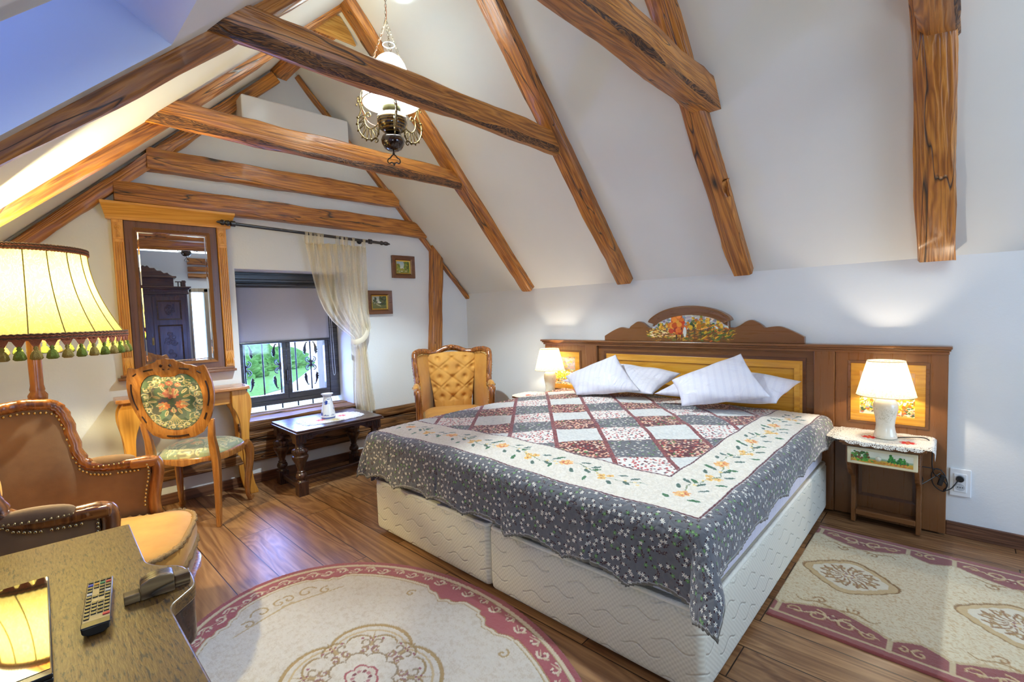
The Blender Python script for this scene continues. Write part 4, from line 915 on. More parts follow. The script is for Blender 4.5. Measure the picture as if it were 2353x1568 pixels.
t.out(t.mix(t.ramp(st, [(.3, 0.0), (.6, 1.0)]), L3('#dedbe8'), L3('#c9c7dc')), .65, Sheen_Weight=.3); t.bump(t.noise(t.map(c, (3, 3, 1)), 6, 3), .5, .03); SHEET = t.mat
obj('mattress', rbox(BX0+.02, BX1-.01, BY0+.015, BY1-.015, .3215, .585, .06), SHEET, smooth=50, label='mattress in a lilac-white striped sheet between the bed bases and the patchwork quilt', cat='mattress')

# ---- patchwork quilt: cloth coordinates u (along x) and v (along y), in metres
ZT = .605
def top_z(x, y):
    return ZT+.045*np.sin(np.clip((x-1.42)/2.1, 0, 1)*PI)**.5*np.sin(np.clip((y-.52)/2.12, 0, 1)*PI)**.5+.012*np.sin(x*3.3+y*2)*np.cos(y*3.1)
UE, VN, VF = 1.475, .60, 2.575
U0, U1, V0, V1 = 1.10, 3.38, .30, 3.02
n_u, n_v = int((U1-U0)/.0052), int((V1-V0)/.0052)
u, v = np.meshgrid(np.linspace(U0, U1, n_u), np.linspace(V0, V1, n_v), indexing='ij')
dx = np.clip(UE-u, 0, None); dyn = np.clip(VN-v, 0, None); dyf = np.clip(v-VF, 0, None); dy = dyn+dyf
sgn = np.where(dyn > 0, -1, 1)
rho = np.hypot(dx, dy)+1e-9; cx_, cy_ = dx/rho, dy/rho; corner = 2*cx_*cy_
rb = .055; a0 = np.radians(86-26*corner*(dyf <= 0)-12*corner*(dyf > 0)-8*np.clip(u-2.9, 0, 1)*(dyn > 0)*2); aa = np.minimum(rho/rb, a0); rem = np.clip(rho-rb*a0, 0, None)
wav = .012*np.sin(v*2*PI/.43+.6)+.006*np.sin(v*2*PI/.19)
wv2 = .010*np.sin(u*2*PI/.37)+.005*np.sin(u*2*PI/.16)
fold = .8*np.where(cx_ > .7, wav, wv2)*np.clip(rem/.2, 0, 1)
out = rb*np.sin(aa)+rem*np.cos(a0)+fold; drop = rb*(1-np.cos(aa))+rem*np.sin(a0)
bx, by = np.maximum(u, UE), np.clip(v, VN, VF)
# pleats pressed in the foot flounce
for vp in (.98, 1.45, 1.9, 2.33): out -= .010*np.exp(-((v-vp)/.008)**2)*np.clip(rem/.05, 0, 1)*(cx_ > .9)
X = bx-cx_*out; Y = by+sgn*cy_*out; Zq = top_z(bx, by)-drop*1.02
# quilting relief
rq = .0016*np.sin(u*2*PI/.043+1.2*np.sin(v*2*PI/.05))*np.sin(v*2*PI/.043+1.2*np.sin(u*2*PI/.06))
Zq = Zq+rq*(rho < .02)+np.where(rho < 1e-6, .004*np.sin(u*17+v*9)*np.sin(v*13-u*5), 0); X = X-rq*cx_*1.5
# zones
FX, FN, FF = 1.79, .84, 2.60   # inner field edges
SX, SN, SF = 1.50, .605, 2.86  # seam between cream border and grey flounce
C = np.zeros(u.shape+(4,)); C[..., :3] = H('#ffffff')
def dabs(cu, cv, ru, rv, ang, col):
    i0, i1 = int((cu-.05-U0)/(U1-U0)*n_u), int((cu+.05-U0)/(U1-U0)*n_u); j0, j1 = int((cv-.05-V0)/(V1-V0)*n_v), int((cv+.05-V0)/(V1-V0)*n_v)
    i0, j0 = max(0, i0), max(0, j0)
    if i1 <= i0 or j1 <= j0: return
    uu, vv = u[i0:i1, j0:j1]-cu, v[i0:i1, j0:j1]-cv; ca, sa = math.cos(ang), math.sin(ang)
    mk = ((uu*ca+vv*sa)/ru/1.45)**2+((-uu*sa+vv*ca)/rv/1.45)**2 < 1
    C[i0:i1, j0:j1][mk] = list(H(col))+[1]
GS = 1.5
def garland(p, d, L, nrm, seed):
    rg = np.random.default_rng(seed); n = int(L/.20); k = 0
    s = .03
    while s < L-.05:
        w = .028*math.sin(s*2*PI/.40)
        def at(a, b): return p[0]+d[0]*(s+a*GS)+nrm[0]*(w+b*GS), p[1]+d[1]*(s+a*GS)+nrm[1]*(w+b*GS)
        base = math.atan2(d[1], d[0]); ns = 1 if nrm[0]*-d[1]+nrm[1]*d[0] > 0 else -1
        for q in range(16):
            ss = s+q*.0125; ww = .028*math.sin(ss*2*PI/.40)+.006*math.sin(ss*60); dabs(p[0]+d[0]*ss+nrm[0]*ww, p[1]+d[1]*ss+nrm[1]*ww, .0085, .0022, base, '#7d8a66')
        if k % 2 == 0:   # open rose
            for a in range(7): th = a*2*PI/7; q = at(.013*math.cos(th), .011*math.sin(th)); dabs(q[0], q[1], .0125, .0085, th+base, '#efc07a' if a % 2 else '#e7a55c')
            for a in range(4): th = a*1.6; q = at(.008*math.cos(th), .007*math.sin(th)-.003); dabs(q[0], q[1], .006, .0026, th, '#c8452e')
            q = at(0, 0); dabs(q[0], q[1], .005, .005, 0, '#f6dc8a')
        else:
            for o in ((0, 0), (.022, .010), (.012, -.018)):
                for a in range(5): th = a*2*PI/5; q = at(o[0]+.0075*math.cos(th), o[1]+.0075*math.sin(th)); dabs(q[0], q[1], .0062, .0055, th, '#e9bc66')
                q = at(*o); dabs(q[0], q[1], .0035, .0035, 0, '#b05a2c')
        for a, b, th in ((-.035, .022, .9), (.045, -.03, -.8), (.05, .026, .5), (-.03, -.034, -1.2), (.085, -.012, -.5), (.09, .022, 1.0)):
            q = at(a, b*1.2); dabs(q[0], q[1], .0165, .0068, base+ns*th, '#456253' if (a+b) > 0 else '#2f6a3c')
        for a, b in ((.075, .0), (.10, .006), (.115, -.008)): q = at(a, b); dabs(q[0], q[1], .0055, .0055, 0, '#ebcf8c')
        s += .20; k += 1
garland((1.655, 2.50), (0, -1), 1.62, (1, 0), 1); garland((1.63, .72), (1, 0), 1.62, (0, 1), 2); garland((1.62, 2.73), (1, 0), 1.6, (0, -1), 3)
inb = (u > SX) & (v > SN) & (v < SF) & ~((u > FX) & (v > FN) & (v < FF))
C[~inb, 3] = 0
# seam piping lines
def line(mask): C[mask] = list(H('#5a1f26'))+[1]
line((np.abs(u-SX) < .0035) & (v > SN) & (v < SF)); line((np.abs(v-SN) < .0035) & (u > SX)); line((np.abs(v-SF) < .0035) & (u > SX))
line((np.abs(u-FX) < .0045) & (v > FN) & (v < FF)); line((np.abs(v-FN) < .0045) & (u > FX)); line((np.abs(v-FF) < .0045) & (u > FX))
# scalloped hem
per = .29
umin = 1.172+.036*np.abs(np.sin(v*PI/per+.5))**.7; vmin = .405+.022*np.abs(np.sin(u*PI/per+.2))**.7-.03*np.clip((1.9-u)/.6, 0, 1)
keep = (u > umin) & (v > vmin) & ~((dyf > 0) & (dx > 0) & (rho > .30)) & (v < 2.93)
kr = (np.clip(1.22-u, 0, None)/.09)**2+(np.clip(vmin+.07-v, 0, None)/.07)**2; keep &= ~((u < 1.22) & (v < vmin+.07) & (kr > 1)) & ~((dyn > 0) & (dx > 0) & (rho > .40))
keep &= ~((u > 2.93) & (v > 2.61))
hem = ((u < umin+.014) | (v < vmin+.012)) & keep; C[hem] = list(H('#6a665c'))+[1]
UVq = np.stack([u, v], -1)
t = NT('patchwork_quilt'); uvc = t.uv(); s3 = t.sep(uvc)
ca, sa = math.cos(R(41)), math.sin(R(41))
pp = t.math('ADD', t.math('MULTIPLY', t.math('SUBTRACT', s3[0], 1.74), -sa), t.math('MULTIPLY', t.math('SUBTRACT', s3[1], 1.37), ca))
qq = t.math('ADD', t.math('MULTIPLY', t.math('SUBTRACT', s3[0], 1.74), ca), t.math('MULTIPLY', t.math('SUBTRACT', s3[1], 1.37), sa))
pc_ = t.math('MULTIPLY', pp, 1/.245); qc_ = t.math('MULTIPLY', t.math('ADD', qq, .0735), 1/.235)
par = lambda x: t.math('ABSOLUTE', t.math('MODULO', t.math('FLOOR', t.math('ADD', x, 40.0)), 2.0))
A_, B_ = par(pc_), par(qc_)
def vor(scale, **kw):
    n = t.node('ShaderNodeTexVoronoi', i_Scale=scale, voronoi_dimensions='2D', **kw); t.l.new(uvc, n.inputs['Vector']); return n
def daisies(scale, size, ncol, base, thr):
    v_ = vor(scale); p = v_.outputs['Position']
    sub = t.node('ShaderNodeVectorMath', operation='SUBTRACT'); sc = t.node('ShaderNodeVectorMath', operation='SCALE'); t.l.new(uvc, sc.inputs[0]); sc.inputs['Scale'].default_value = 1.0
    t.l.new(sc.outputs[0], sub.inputs[0]); t.l.new(p, sub.inputs[1]); d = t.sep(sub.outputs[0])
    r = t.math('SQRT', t.math('ADD', t.math('MULTIPLY', d[0], d[0]), t.math('MULTIPLY', d[1], d[1]))); th = t.math('ARCTAN2', d[1], d[0])
    rnd_ = t.sep(v_.outputs['Color'])
    lim = t.math('MULTIPLY', t.math('ADD', .72, t.math('MULTIPLY', t.math('COSINE', t.math('ADD', t.math('MULTIPLY', th, 5.0), t.math('MULTIPLY', rnd_[1], 6.0))), .38)), size)
    m_ = t.math('LESS_THAN', r, lim); eye = t.math('LESS_THAN', r, size*.22)
    lf = t.math('MULTIPLY', t.math('LESS_THAN', t.math('ABSOLUTE', t.math('SUBTRACT', r, size*1.25)), size*.42), t.math('LESS_THAN', t.math('ABSOLUTE', t.math('SINE', t.math('ADD', th, t.math('MULTIPLY', rnd_[2], 6.0)))), .28))
    pick = t.ramp(rnd_[0], ncol, 'CONSTANT')
    c0 = t.mix(lf, base, L3('#3a1a20')); c1 = t.mix(m_, c0, pick); return t.mix(t.math('MULTIPLY', eye, 1.0), c1, L3('#b9b39a'))
grey = daisies(39, .0070, [(0, L3('#ece8dc')), (.52, L3('#5d9a46')), (.74, L3('#e8e4da')), (.85, L3('#3a1a20'))], t.mix(t.noise(uvc, 30, 2), L3('#5c5d63'), L3('#6c6d73')), .5)
v1 = vor(75); n1 = t.noise(uvc, 90, 2)
peach = t.ramp(t.sep(v1.outputs['Color'])[0], [(0, L3('#5e1820')), (.22, L3('#e9b08c')), (.42, L3('#f2cdb0')), (.60, L3('#a83a34')), (.74, L3('#5e1820')), (.90, L3('#4f8a3c')), (.95, L3('#e8dcc8'))], 'CONSTANT')
peach = t.mix(t.ramp(v1.outputs['Distance'], [(.42, 0.0), (.55, 1.0)]), peach, L3('#571a20'))
v2 = vor(62); wm = t.math('LESS_THAN', v2.outputs['Distance'], .36); wf = t.ramp(t.sep(v2.outputs['Color'])[0], [(0, L3('#b5262e')), (.28, L3('#6a2a30')), (.42, L3('#efe6dc')), (.60, L3('#d88a7c')), (.72, L3('#5b5f66')), (.86, L3('#efe6dc'))], 'CONSTANT')
white = t.mix(wm, L3('#ede6de'), wf)
cream = t.mix(t.ramp(t.noise(uvc, 24, 3, .5, 2.0), [(.44, 0.0), (.50, 1.0)]), L3('#d3d3cf'), L3('#deded9'))
creamb = t.mix(t.ramp(t.noise(uvc, 60, 3, .6, 1.5), [(.46, 0.0), (.54, 1.0)]), L3('#ece4d6'), L3('#dfd6c6'))
pa = t.mix(B_, t.mix(0.0, peach, peach), cream); pb = t.mix(B_, grey, white); field = t.mix(A_, pb, pa)
fr_ = t.math('FRACT', t.math('ADD', pc_, 40.0)); edge = t.math('MINIMUM', fr_, t.math('SUBTRACT', 1.0, fr_)); field = t.mix(t.math('LESS_THAN', edge, .045), field, t.mix(t.ramp(n1, [(.4, 0.0), (.6, 1.0)]), L3('#5e1a22'), L3('#9a4a48')))
fq = t.math('FRACT', t.math('ADD', qc_, 40.0)); eq = t.math('MINIMUM', fq, t.math('SUBTRACT', 1.0, fq)); field = t.mix(t.math('LESS_THAN', eq, .012), field, L3('#7a5a58'))
gt = lambda a, b: t.math('GREATER_THAN', a, b); lt = lambda a, b: t.math('LESS_THAN', a, b)
infield = t.math('MULTIPLY', gt(s3[0], FX), t.math('MULTIPLY', gt(s3[1], FN), lt(s3[1], FF))); inbor = t.math('MULTIPLY', gt(s3[0], SX), t.math('MULTIPLY', gt(s3[1], SN), lt(s3[1], SF)))
col = t.mix(infield, t.mix(inbor, grey, creamb), field)
at = t.node('ShaderNodeAttribute', attribute_name='Col'); col = t.mix(at.outputs['Alpha'], col, at.outputs['Color'])
wl = t.node('ShaderNodeTexVoronoi', i_Scale=26, feature='DISTANCE_TO_EDGE', voronoi_dimensions='2D'); 
dn = t.node('ShaderNodeTexNoise', i_Scale=14); t.l.new(uvc, dn.inputs['Vector']); av = t.node('ShaderNodeVectorMath', operation='MULTIPLY_ADD'); t.l.new(dn.outputs['Color'], av.inputs[0]); av.inputs[1].default_value = (.05, .05, 0); t.l.new(uvc, av.inputs[2]); t.l.new(av.outputs[0], wl.inputs['Vector'])
t.bump(t.ramp(wl.outputs['Distance'], [(.0, 0.0), (.16, 1.0)]), .32, .005); t.out(col, .8, Sheen_Weight=.25)
vgrid('patchwork_quilt', np.stack([X, Y, Zq], -1), C, t.mat, None, keep, uv=UVq, label='patchwork quilt with floral squares, cream garland border and grey scalloped flounce covering the bed', cat='quilt', solid=.006)

# ================================================================ pillows
t = NT('white_striped_pillowcase'); uvp = t.uv(); s3 = t.sep(uvp); st = t.ramp(t.math('SINE', t.math('MULTIPLY', s3[0], 150.0)), [(.3, 0.0), (.6, 1.0)])
t.out(t.mix(st, L3('#d8d6e0'), L3('#d2d0dc')), t.ramp(st, [(0, .6), (1, .4)]), Sheen_Weight=.2); t.bump(t.noise(uvp, 7, 4, .55, 1.2), .55, .03); PCASE = t.mat
def pillow(A, B, C_, D_, th, label, seed=0, flange=.0):
    A, B, C_, D_ = [np.array(p) for p in (A, B, C_, D_)]; n = 46; rg = np.random.default_rng(seed); ph = rg.uniform(0, 6, 6)
    nrm = np.cross(C_-B, A-B); nrm /= np.linalg.norm(nrm)
    L = []
    for sg in (1, -1):
        a = np.linspace(-1, 1, n); s_, t_ = np.meshgrid(a, a, indexing='ij')
        pin = lambda q: q*(1)  # corners stay pointed, sides pull in
        s2, t2 = s_*(1-.055*(1-t_**2)*np.abs(s_)**3), t_*(1-.055*(1-s_**2)*np.abs(t_)**3)
        s2 = s_*(1-.06*np.abs(s_)**4*(1-t_**2)); t2 = t_*(1-.06*np.abs(t_)**4*(1-s_**2))
        f, g = (s2+1)/2, (t2+1)/2
        P = (B*(1-f)[..., None]*(1-g)[..., None]+C_*f[..., None]*(1-g)[..., None]+D_*f[..., None]*g[..., None]+A*(1-f)[..., None]*g[..., None])
        b = (np.clip(1-np.abs(s_)**2.6, 0, 1)*np.clip(1-np.abs(t_)**2.6, 0, 1))**.55
        wr = .05*np.sin(s_*5+ph[0]+2*t_)*np.sin(t_*4+ph[1])+.03*np.sin(9*s_*t_+ph[2])+.04*np.sin(6*(s_+t_)+ph[3])*np.abs(s_*t_)
        P = P+nrm*(sg*th*b*(1+wr*2.0))[..., None]
        L.append(P)
    V = np.concatenate([L[0].reshape(-1, 3), L[1].reshape(-1, 3)]); idx = np.arange(n*n).reshape(n, n); F = []
    for k, ix in enumerate((idx, idx+n*n)):
        q = np.stack([ix[:-1, :-1], ix[1:, :-1], ix[1:, 1:], ix[:-1, 1:]], -1).reshape(-1, 4); F.append(q if k == 0 else q[:, ::-1])
    F = np.concatenate(F); me = bpy.data.meshes.new('pillow'); me.from_pydata(V.tolist(), [], F.tolist())
    import bmesh
    b = bmesh.new(); b.from_mesh(me); bmesh.ops.remove_doubles(b, verts=b.verts[:], dist=.0004); b.to_mesh(me); b.free()
    ul = me.uv_layers.new(name='UVMap'); co_ = np.zeros(len(me.vertices)*3); me.vertices.foreach_get('co', co_); co_ = co_.reshape(-1, 3)
    e1 = (C_-B); l1 = np.linalg.norm(e1); e1 = e1/l1; e2 = np.cross(nrm, e1); uvv = np.stack([(co_-B)@e1, (co_-B)@e2], -1)
    li = np.zeros(len(me.loops), dtype=np.int32); me.loops.foreach_get('vertex_index', li); ul.data.foreach_set('uv', uvv[li].ravel())
    me.materials.append(PCASE); me.shade_smooth(); o = bpy.data.objects.new('pillow', me); COL.objects.link(o)
    c = V.mean(0); me.transform(Matrix.Translation(-Vector(c))); o.location = c
    return props(o, label, 'pillow')
pillow((3.36, 1.99, .86), (3.13, 2.42, .72), (3.05, 1.55, .70), (3.34, 1.47, .82), .065, 'white striped pillow lying flat behind the left tilted one', 3)
pillow((3.38, 1.33, .86), (3.03, 1.53, .71), (3.05, .77, .72), (3.33, .70, .82), .065, 'white striped pillow lying flat at the right, behind the large tilted one', 4)
pillow((3.05, 2.31, .775), (2.91, 2.10, .665), (3.03, 1.63, .72), (3.20, 1.93, .955), .055, 'white pillow propped on its corner at the left of the bed', 1)
pillow((2.97, 1.375, .825), (2.84, 1.25, .685), (3.02, .785, .76), (3.19, 1.01, .995), .058, 'large white pillow propped on its corner, the rightmost tilted one', 2)
# ================================================================ rugs
class Rug:
    def __init__(s, w, h, cell, base, seed=1):
        s.w, s.h = w, h; s.nx, s.ny = int(w/cell), int(h/cell); s.x, s.y = np.meshgrid(np.linspace(-w/2, w/2, s.nx), np.linspace(-h/2, h/2, s.ny), indexing='ij')
        s.c = np.zeros(s.x.shape+(3,)); s.c[:] = H(base); s.z = np.zeros(s.x.shape); s.r = np.random.default_rng(seed)
    def fill(s, mask, col, dz=0):
        s.c[mask] = H(col); s.z[mask] += dz
    def dot(s, x, y, r, col, dz=0, mask=None):
        i0, i1 = int((x-r+s.w/2)/s.w*s.nx), int((x+r+s.w/2)/s.w*s.nx)+2; j0, j1 = int((y-r+s.h/2)/s.h*s.ny), int((y+r+s.h/2)/s.h*s.ny)+2
        i0, j0, i1, j1 = max(0, i0), max(0, j0), min(s.nx, i1), min(s.ny, j1)
        if i1 <= i0 or j1 <= j0: return
        m = (s.x[i0:i1, j0:j1]-x)**2+(s.y[i0:i1, j0:j1]-y)**2 < r*r
        if mask is not None: m &= mask[i0:i1, j0:j1]
        s.c[i0:i1, j0:j1][m] = H(col); s.z[i0:i1, j0:j1][m] = dz
    def curve(s, pts, r, col, dz=0, step=.002, mask=None, sm=6):
        P = smoothpath([(a, b, 0) for a, b in pts], sm); n = len(P)
        for i in range(n-1):
            L = (P[i+1]-P[i]).length; k = max(1, int(L/step))
            for q in range(k):
                p = P[i].lerp(P[i+1], q/k); t_ = (i+q/k)/n
                rr = (r[0]+(r[1]-r[0])*t_) if isinstance(r, tuple) else r
                s.dot(p.x, p.y, rr, col, dz, mask)
    def spiral(s, cx, cy, R0, a0, turns, dirn, r, col, dz=0, mask=None):
        n = max(8, int(abs(turns)*12)); pts = [(cx+R0*(1-i/n*.85)*math.cos(a0+dirn*2*PI*turns*i/n), cy+R0*(1-i/n*.85)*math.sin(a0+dirn*2*PI*turns*i/n)) for i in range(n+1)]
        s.curve(pts, r, col, dz, .003, mask, 2)
    def mottle(s, mask, col, amt=.5, sc=.03):
        n = s.r.normal(0, 1, s.x.shape); k = max(1, int(sc/ (s.w/s.nx)/2))
        for ax in (0, 1):
            c_ = np.cumsum(np.pad(n, [(k, k) if a == ax else (0, 0) for a in (0, 1)], mode='edge'), axis=ax)
            n = (np.take(c_, range(2*k, c_.shape[ax]), axis=ax)-np.take(c_, range(0, c_.shape[ax]-2*k), axis=ax))
        n = n/n.std()+s.r.normal(0, .9, s.x.shape); f = np.clip(n*.5, 0, 1)*amt; f[~mask] = 0
        s.c = s.c*(1-f[..., None])+H(col)*f[..., None]
    def build(s, name, keep, thick, loc, label, cat='rug'):
        P = np.stack([s.x, s.y, thick+s.z+s.r.normal(0, .0005, s.x.shape)], -1)
        if keep is not None: edge = keep & ~(np.roll(keep, 1, 0) & np.roll(keep, -1, 0) & np.roll(keep, 1, 1) & np.roll(keep, -1, 1))
        else: edge = np.zeros(keep.shape, bool) if keep is not None else ((np.arange(s.nx) == 0) | (np.arange(s.nx) == s.nx-1))[:, None] | ((np.arange(s.ny) == 0) | (np.arange(s.ny) == s.ny-1))[None, :]
        P[..., 2][edge] = .001
        return vgrid(name, P, s.c, RUGM, None, keep, loc=loc, label=label, cat=cat)
t = NT('wool_pile'); a = t.node('ShaderNodeAttribute', attribute_name='Col'); c = t.coord(); n_ = t.noise(c, 420, 3, .7); n2 = t.noise(t.map(c, (1, .35, 1)), 90, 3, .6)
t.out(t.mix(t.ramp(n2, [(.35, .0), (.75, .22)]), a.outputs['Color'], t.mix(.5, a.outputs['Color'], L3('#8a6a4a'))), .95, Sheen_Weight=.3); t.bump(t.math('ADD', n_, n2), .7, .006); RUGM = t.mat
CREAM_, ROSE, GOLD, DKR = '#ddd6cc', '#a84e58', '#b89c6c', '#7c2f3c'
# oval rug
rg = Rug(1.34, 1.90, .0042, CREAM_, 3); A0, B0 = .665, .945
ang = np.arctan2(rg.y/B0, rg.x/A0); rho = np.hypot(rg.x/A0, rg.y/B0); loc_r = np.hypot(rg.x, rg.y)/np.maximum(rho, 1e-6); d = (1-rho)*loc_r
bump = np.zeros_like(d)
for a0 in (.22, PI-.22, -.22, PI+.22, 1.15, PI-1.15, -1.15, PI+1.15):
    da = np.abs((ang-a0+PI) % (2*PI)-PI); big = .05 if abs(math.sin(a0)) < .5 else .03
    bump += big*np.clip(1-da/.16, 0, 1)**.7*(da < .16)
w_in = .118+bump+.006*np.sin(ang*60)*(bump > 0)
rg.mottle(rho < 1, '#b8a58c', .35, .02)
rg.fill(d < .030, '#a04650', .001); rg.fill((d >= .030) & (d < .048), '#d8c8ae', -.001); rg.fill((d >= .048) & (d < w_in), ROSE, 0); rg.fill((d >= .044) & (d < .049), GOLD, -.002)
bandm = (d > .052) & (d < w_in-.004)
rg.fill((d >= w_in) & (d < w_in+.006), GOLD, -.003); rg.fill((d >= w_in+.006) & (d < w_in+.018), '#e2d8c6', .001); rg.fill((d >= w_in+.018) & (d < w_in+.023), '#bda478', -.003)
N = 60
for k in range(N):
    a0 = 2*PI*k/N; rr = 1-.082/((A0+B0)/2); x, y = A0*rr*math.cos(a0), B0*rr*math.sin(a0); tx, ty = -A0*math.sin(a0), B0*math.cos(a0); tl_ = math.hypot(tx, ty); th = math.atan2(ty, tx); s_ = 1 if k % 2 else -1
    rg.spiral(x, y, .031, th+s_*.6, .85, s_, .005, '#ddd0bb', .001, bandm)
    rg.curve([(x-.030*math.cos(th), y-.030*math.sin(th)), (x-.01*math.cos(th)-s_*.016*math.sin(th), y-.01*math.sin(th)+s_*.016*math.cos(th)), (x+.03*math.cos(th), y+.03*math.sin(th))], (.005, .002), '#cdb79a', .001, mask=bandm)
    rg.dot(x+.012*math.cos(th+2), y+.012*math.sin(th+2), .005, DKR, 0, bandm)
def petalr(th, R0, n, a): return R0*(1+a*np.abs(np.cos(n*th/2))**.6)
r_ = np.hypot(rg.x, rg.y/1.12); th_ = np.arctan2(rg.y/1.12, rg.x)
def outline(R0, n, a, w, col, dz, ph=0):
    q = petalr(th_+ph, R0, n, a); rg.fill(np.abs(r_-q) < w, col, dz)
outline(.205, 4, .34, .0075, '#b3945f', -.003, PI/4); outline(.182, 4, .34, .0045, '#cdb58a', -.002, PI/4); outline(.19, 12, .16, .0045, '#a98d5e', -.003); outline(.100, 8, .25, .004, '#9a8468', -.002, .39); outline(.045, 6, .3, .004, ROSE, 0)
for k in range(8):
    a0 = 2*PI*k/8+.0; cx, cy = .175*math.cos(a0), .175*1.12*math.sin(a0)
    for s_ in (-1, 1):
        rg.spiral(cx+.030*math.cos(a0+s_*PI/2), cy+.030*math.sin(a0+s_*PI/2), .030, a0+PI, .9, s_, .0042, '#a08a6c', -.002)
        rg.spiral(cx*.78+.022*math.cos(a0+s_*PI/2), cy*.78+.022*math.sin(a0+s_*PI/2), .020, a0, .8, -s_, .0035, '#9c6e72', 0)
    rg.curve([(cx*1.35, cy*1.35), (cx*1.15, cy*1.15), (cx*.9, cy*.9)], (.002, .006), GOLD, -.001)
    for q in range(3): rg.dot(cx*1.12+.010*math.cos(q*2.1), cy*1.12+.010*math.sin(q*2.1), .0048, '#8f4a58', 0)
for k in range(16):
    a0 = 2*PI*(k+.5)/16; rg.spiral(.135*math.cos(a0), .15*math.sin(a0), .022, a0, .9, 1 if k % 2 else -1, .0036, '#a5875f', -.002); rg.dot(.20*math.cos(a0), .225*math.sin(a0), .006, '#a05a66', 0)
for k in range(10): a0 = k*2*PI/10; rg.dot(.03*math.cos(a0), .033*math.sin(a0), .008, DKR if k % 2 else '#b77a80', 0)
for sx_ in (-1, 1):   # gold cartouches between border and medallion
    for sy in (-1, 1):
        for (cx, cy, R0, a0, dn) in ((.10, .69, .045, 0, 1), (.02, .70, .03, 2, -1), (.17, .64, .03, 1, 1), (.42, .30, .025, 0, 1)):
            rg.spiral(sx_*cx, sy*cy, R0, a0 if sx_ > 0 else PI-a0, 1.0, dn*sx_*sy, .0045, GOLD, -.002)
        rg.curve([(sx_*-.02, sy*.66), (sx_*.10, sy*.635), (sx_*.24, sy*.60)], (.006, .003), '#c4ad82', -.002)
rg.build('oval_rug', rho < 1, .012, (.78, 1.54, 0), 'oval cream rug with rose scroll border lying at the foot of the bed')
# runner on the right
Wd, Ln = 1.06, 1.62; rg = Rug(Wd, Ln, .0042, '#e2d2ae', 5); x, y = rg.x, rg.y; ex = Wd/2-np.abs(x); ey = Ln/2-np.abs(y); yl = y-Ln/2   # yl: 0 at the bed end, negative away
rg.mottle(np.ones(x.shape, bool), '#c09458', .6, .012)
per = .55; ph = (yl+.215)/per; fr_ = np.abs(ph-np.round(ph))*2        # 0 at medallion rows, 1 between
sign = np.where(fr_ < .68, 1, 0)
inner = np.where(fr_ < .68, .115+.085*np.clip(1-fr_/.62, 0, 1)**.75, .10+.055*np.clip(1-np.abs(fr_-1)/.30, 0, 1)**.6)
rg.fill(ex < inner+.012, '#c7ab7c', -.002); rg.fill(ex < inner, '#8f3d38', 0)
gap = np.abs(fr_-.685) < .028; rg.fill((ex < inner+.012) & gap, '#cdb488', -.001)
rg.fill(ex < .050, '#c9ad80', -.001); rg.fill(ex < .036, '#984440', .001)
bandm = (ex < inner-.008) & (ex > .056) & ~gap
for sx_ in (-1, 1):
    for k in range(-1, 5):
        yc = Ln/2-.215-k*per; xc = sx_*(Wd/2-.11)
        for s_ in (-1, 1):
            rg.spiral(xc, yc+s_*.055, .042, 0 if sx_ < 0 else PI, 1.0, s_*sx_, .005, '#cfae7c', .001, bandm); rg.spiral(xc+sx_*.012, yc+s_*.125, .030, PI/2, .9, -s_, .0042, '#c9a670', .001, bandm)
            rg.curve([(xc, yc), (xc-sx_*.02, yc+s_*.05), (xc+sx_*.01, yc+s_*.10), (xc+sx_*.02, yc+s_*.16)], (.005, .002), '#d8bf92', .001, mask=bandm)
            rg.spiral(sx_*(Wd/2-.235), yc+s_*.06, .026, PI/2, 1.0, s_*sx_, .004, '#a8793e', -.002); rg.curve([(sx_*(Wd/2-.205), yc+s_*.02), (sx_*(Wd/2-.215), yc+s_*.07), (sx_*(Wd/2-.19), yc+s_*.12), (sx_*(Wd/2-.215), yc+s_*.15)], (.006, .002), '#b0884e', -.002)
        for q in range(6): rg.dot(xc-sx_*.02+.014*math.cos(q), yc+.014*math.sin(q), .0045, '#7c2a34' if q % 2 else '#e2cfa8', .001, bandm)
        rg.spiral(sx_*(Wd/2-.085), yc-per/2, .028, 0, 1.0, 1, .0045, '#cfae7c', .001, bandm); rg.spiral(sx_*(Wd/2-.085), yc-per/2+.05, .02, 0, .9, -1, .004, '#cfae7c', .001, bandm)
for k in range(0, 3):
    yc = Ln/2-.215-k*per; X_, Y_ = x/.165, (y-yc)/.185; th = np.arctan2(Y_, X_); r = np.abs(X_)**1.25+np.abs(Y_)**1.25
    lim = 1+.05*np.abs(np.sin(th*8)); rg.fill((r < lim) & (r > lim-.25), '#cdae78', -.002); rg.fill(np.abs(r-lim) < .035, '#9c7440', -.003); rg.fill((r < lim-.25), '#e2d6bc', 0)
    for q in range(16):
        a0 = q*2*PI/16; R1 = .078
        cx, cy = R1*math.cos(a0)*.95, yc+R1*1.12*math.sin(a0); rg.spiral(cx, cy, .020, a0, .9, 1 if q % 2 else -1, .0046, '#b08a4e', -.002)
        rg.curve([(.03*math.cos(a0), yc+.033*math.sin(a0)), (.055*math.cos(a0+.2), yc+.06*math.sin(a0+.2)), (.10*math.cos(a0), yc+.115*math.sin(a0))], (.003, .005), '#9a6a34', -.002)
    for q in range(8): a0 = q*2*PI/8; rg.dot(.018*math.cos(a0), yc+.02*math.sin(a0), .0065, '#8e4438' if q % 2 else '#c9a264', 0)
rg.build('runner_rug', None, .012, (2.63, .572-Ln/2, 0), 'cream runner rug with brick-red scalloped borders along the right side of the bed')

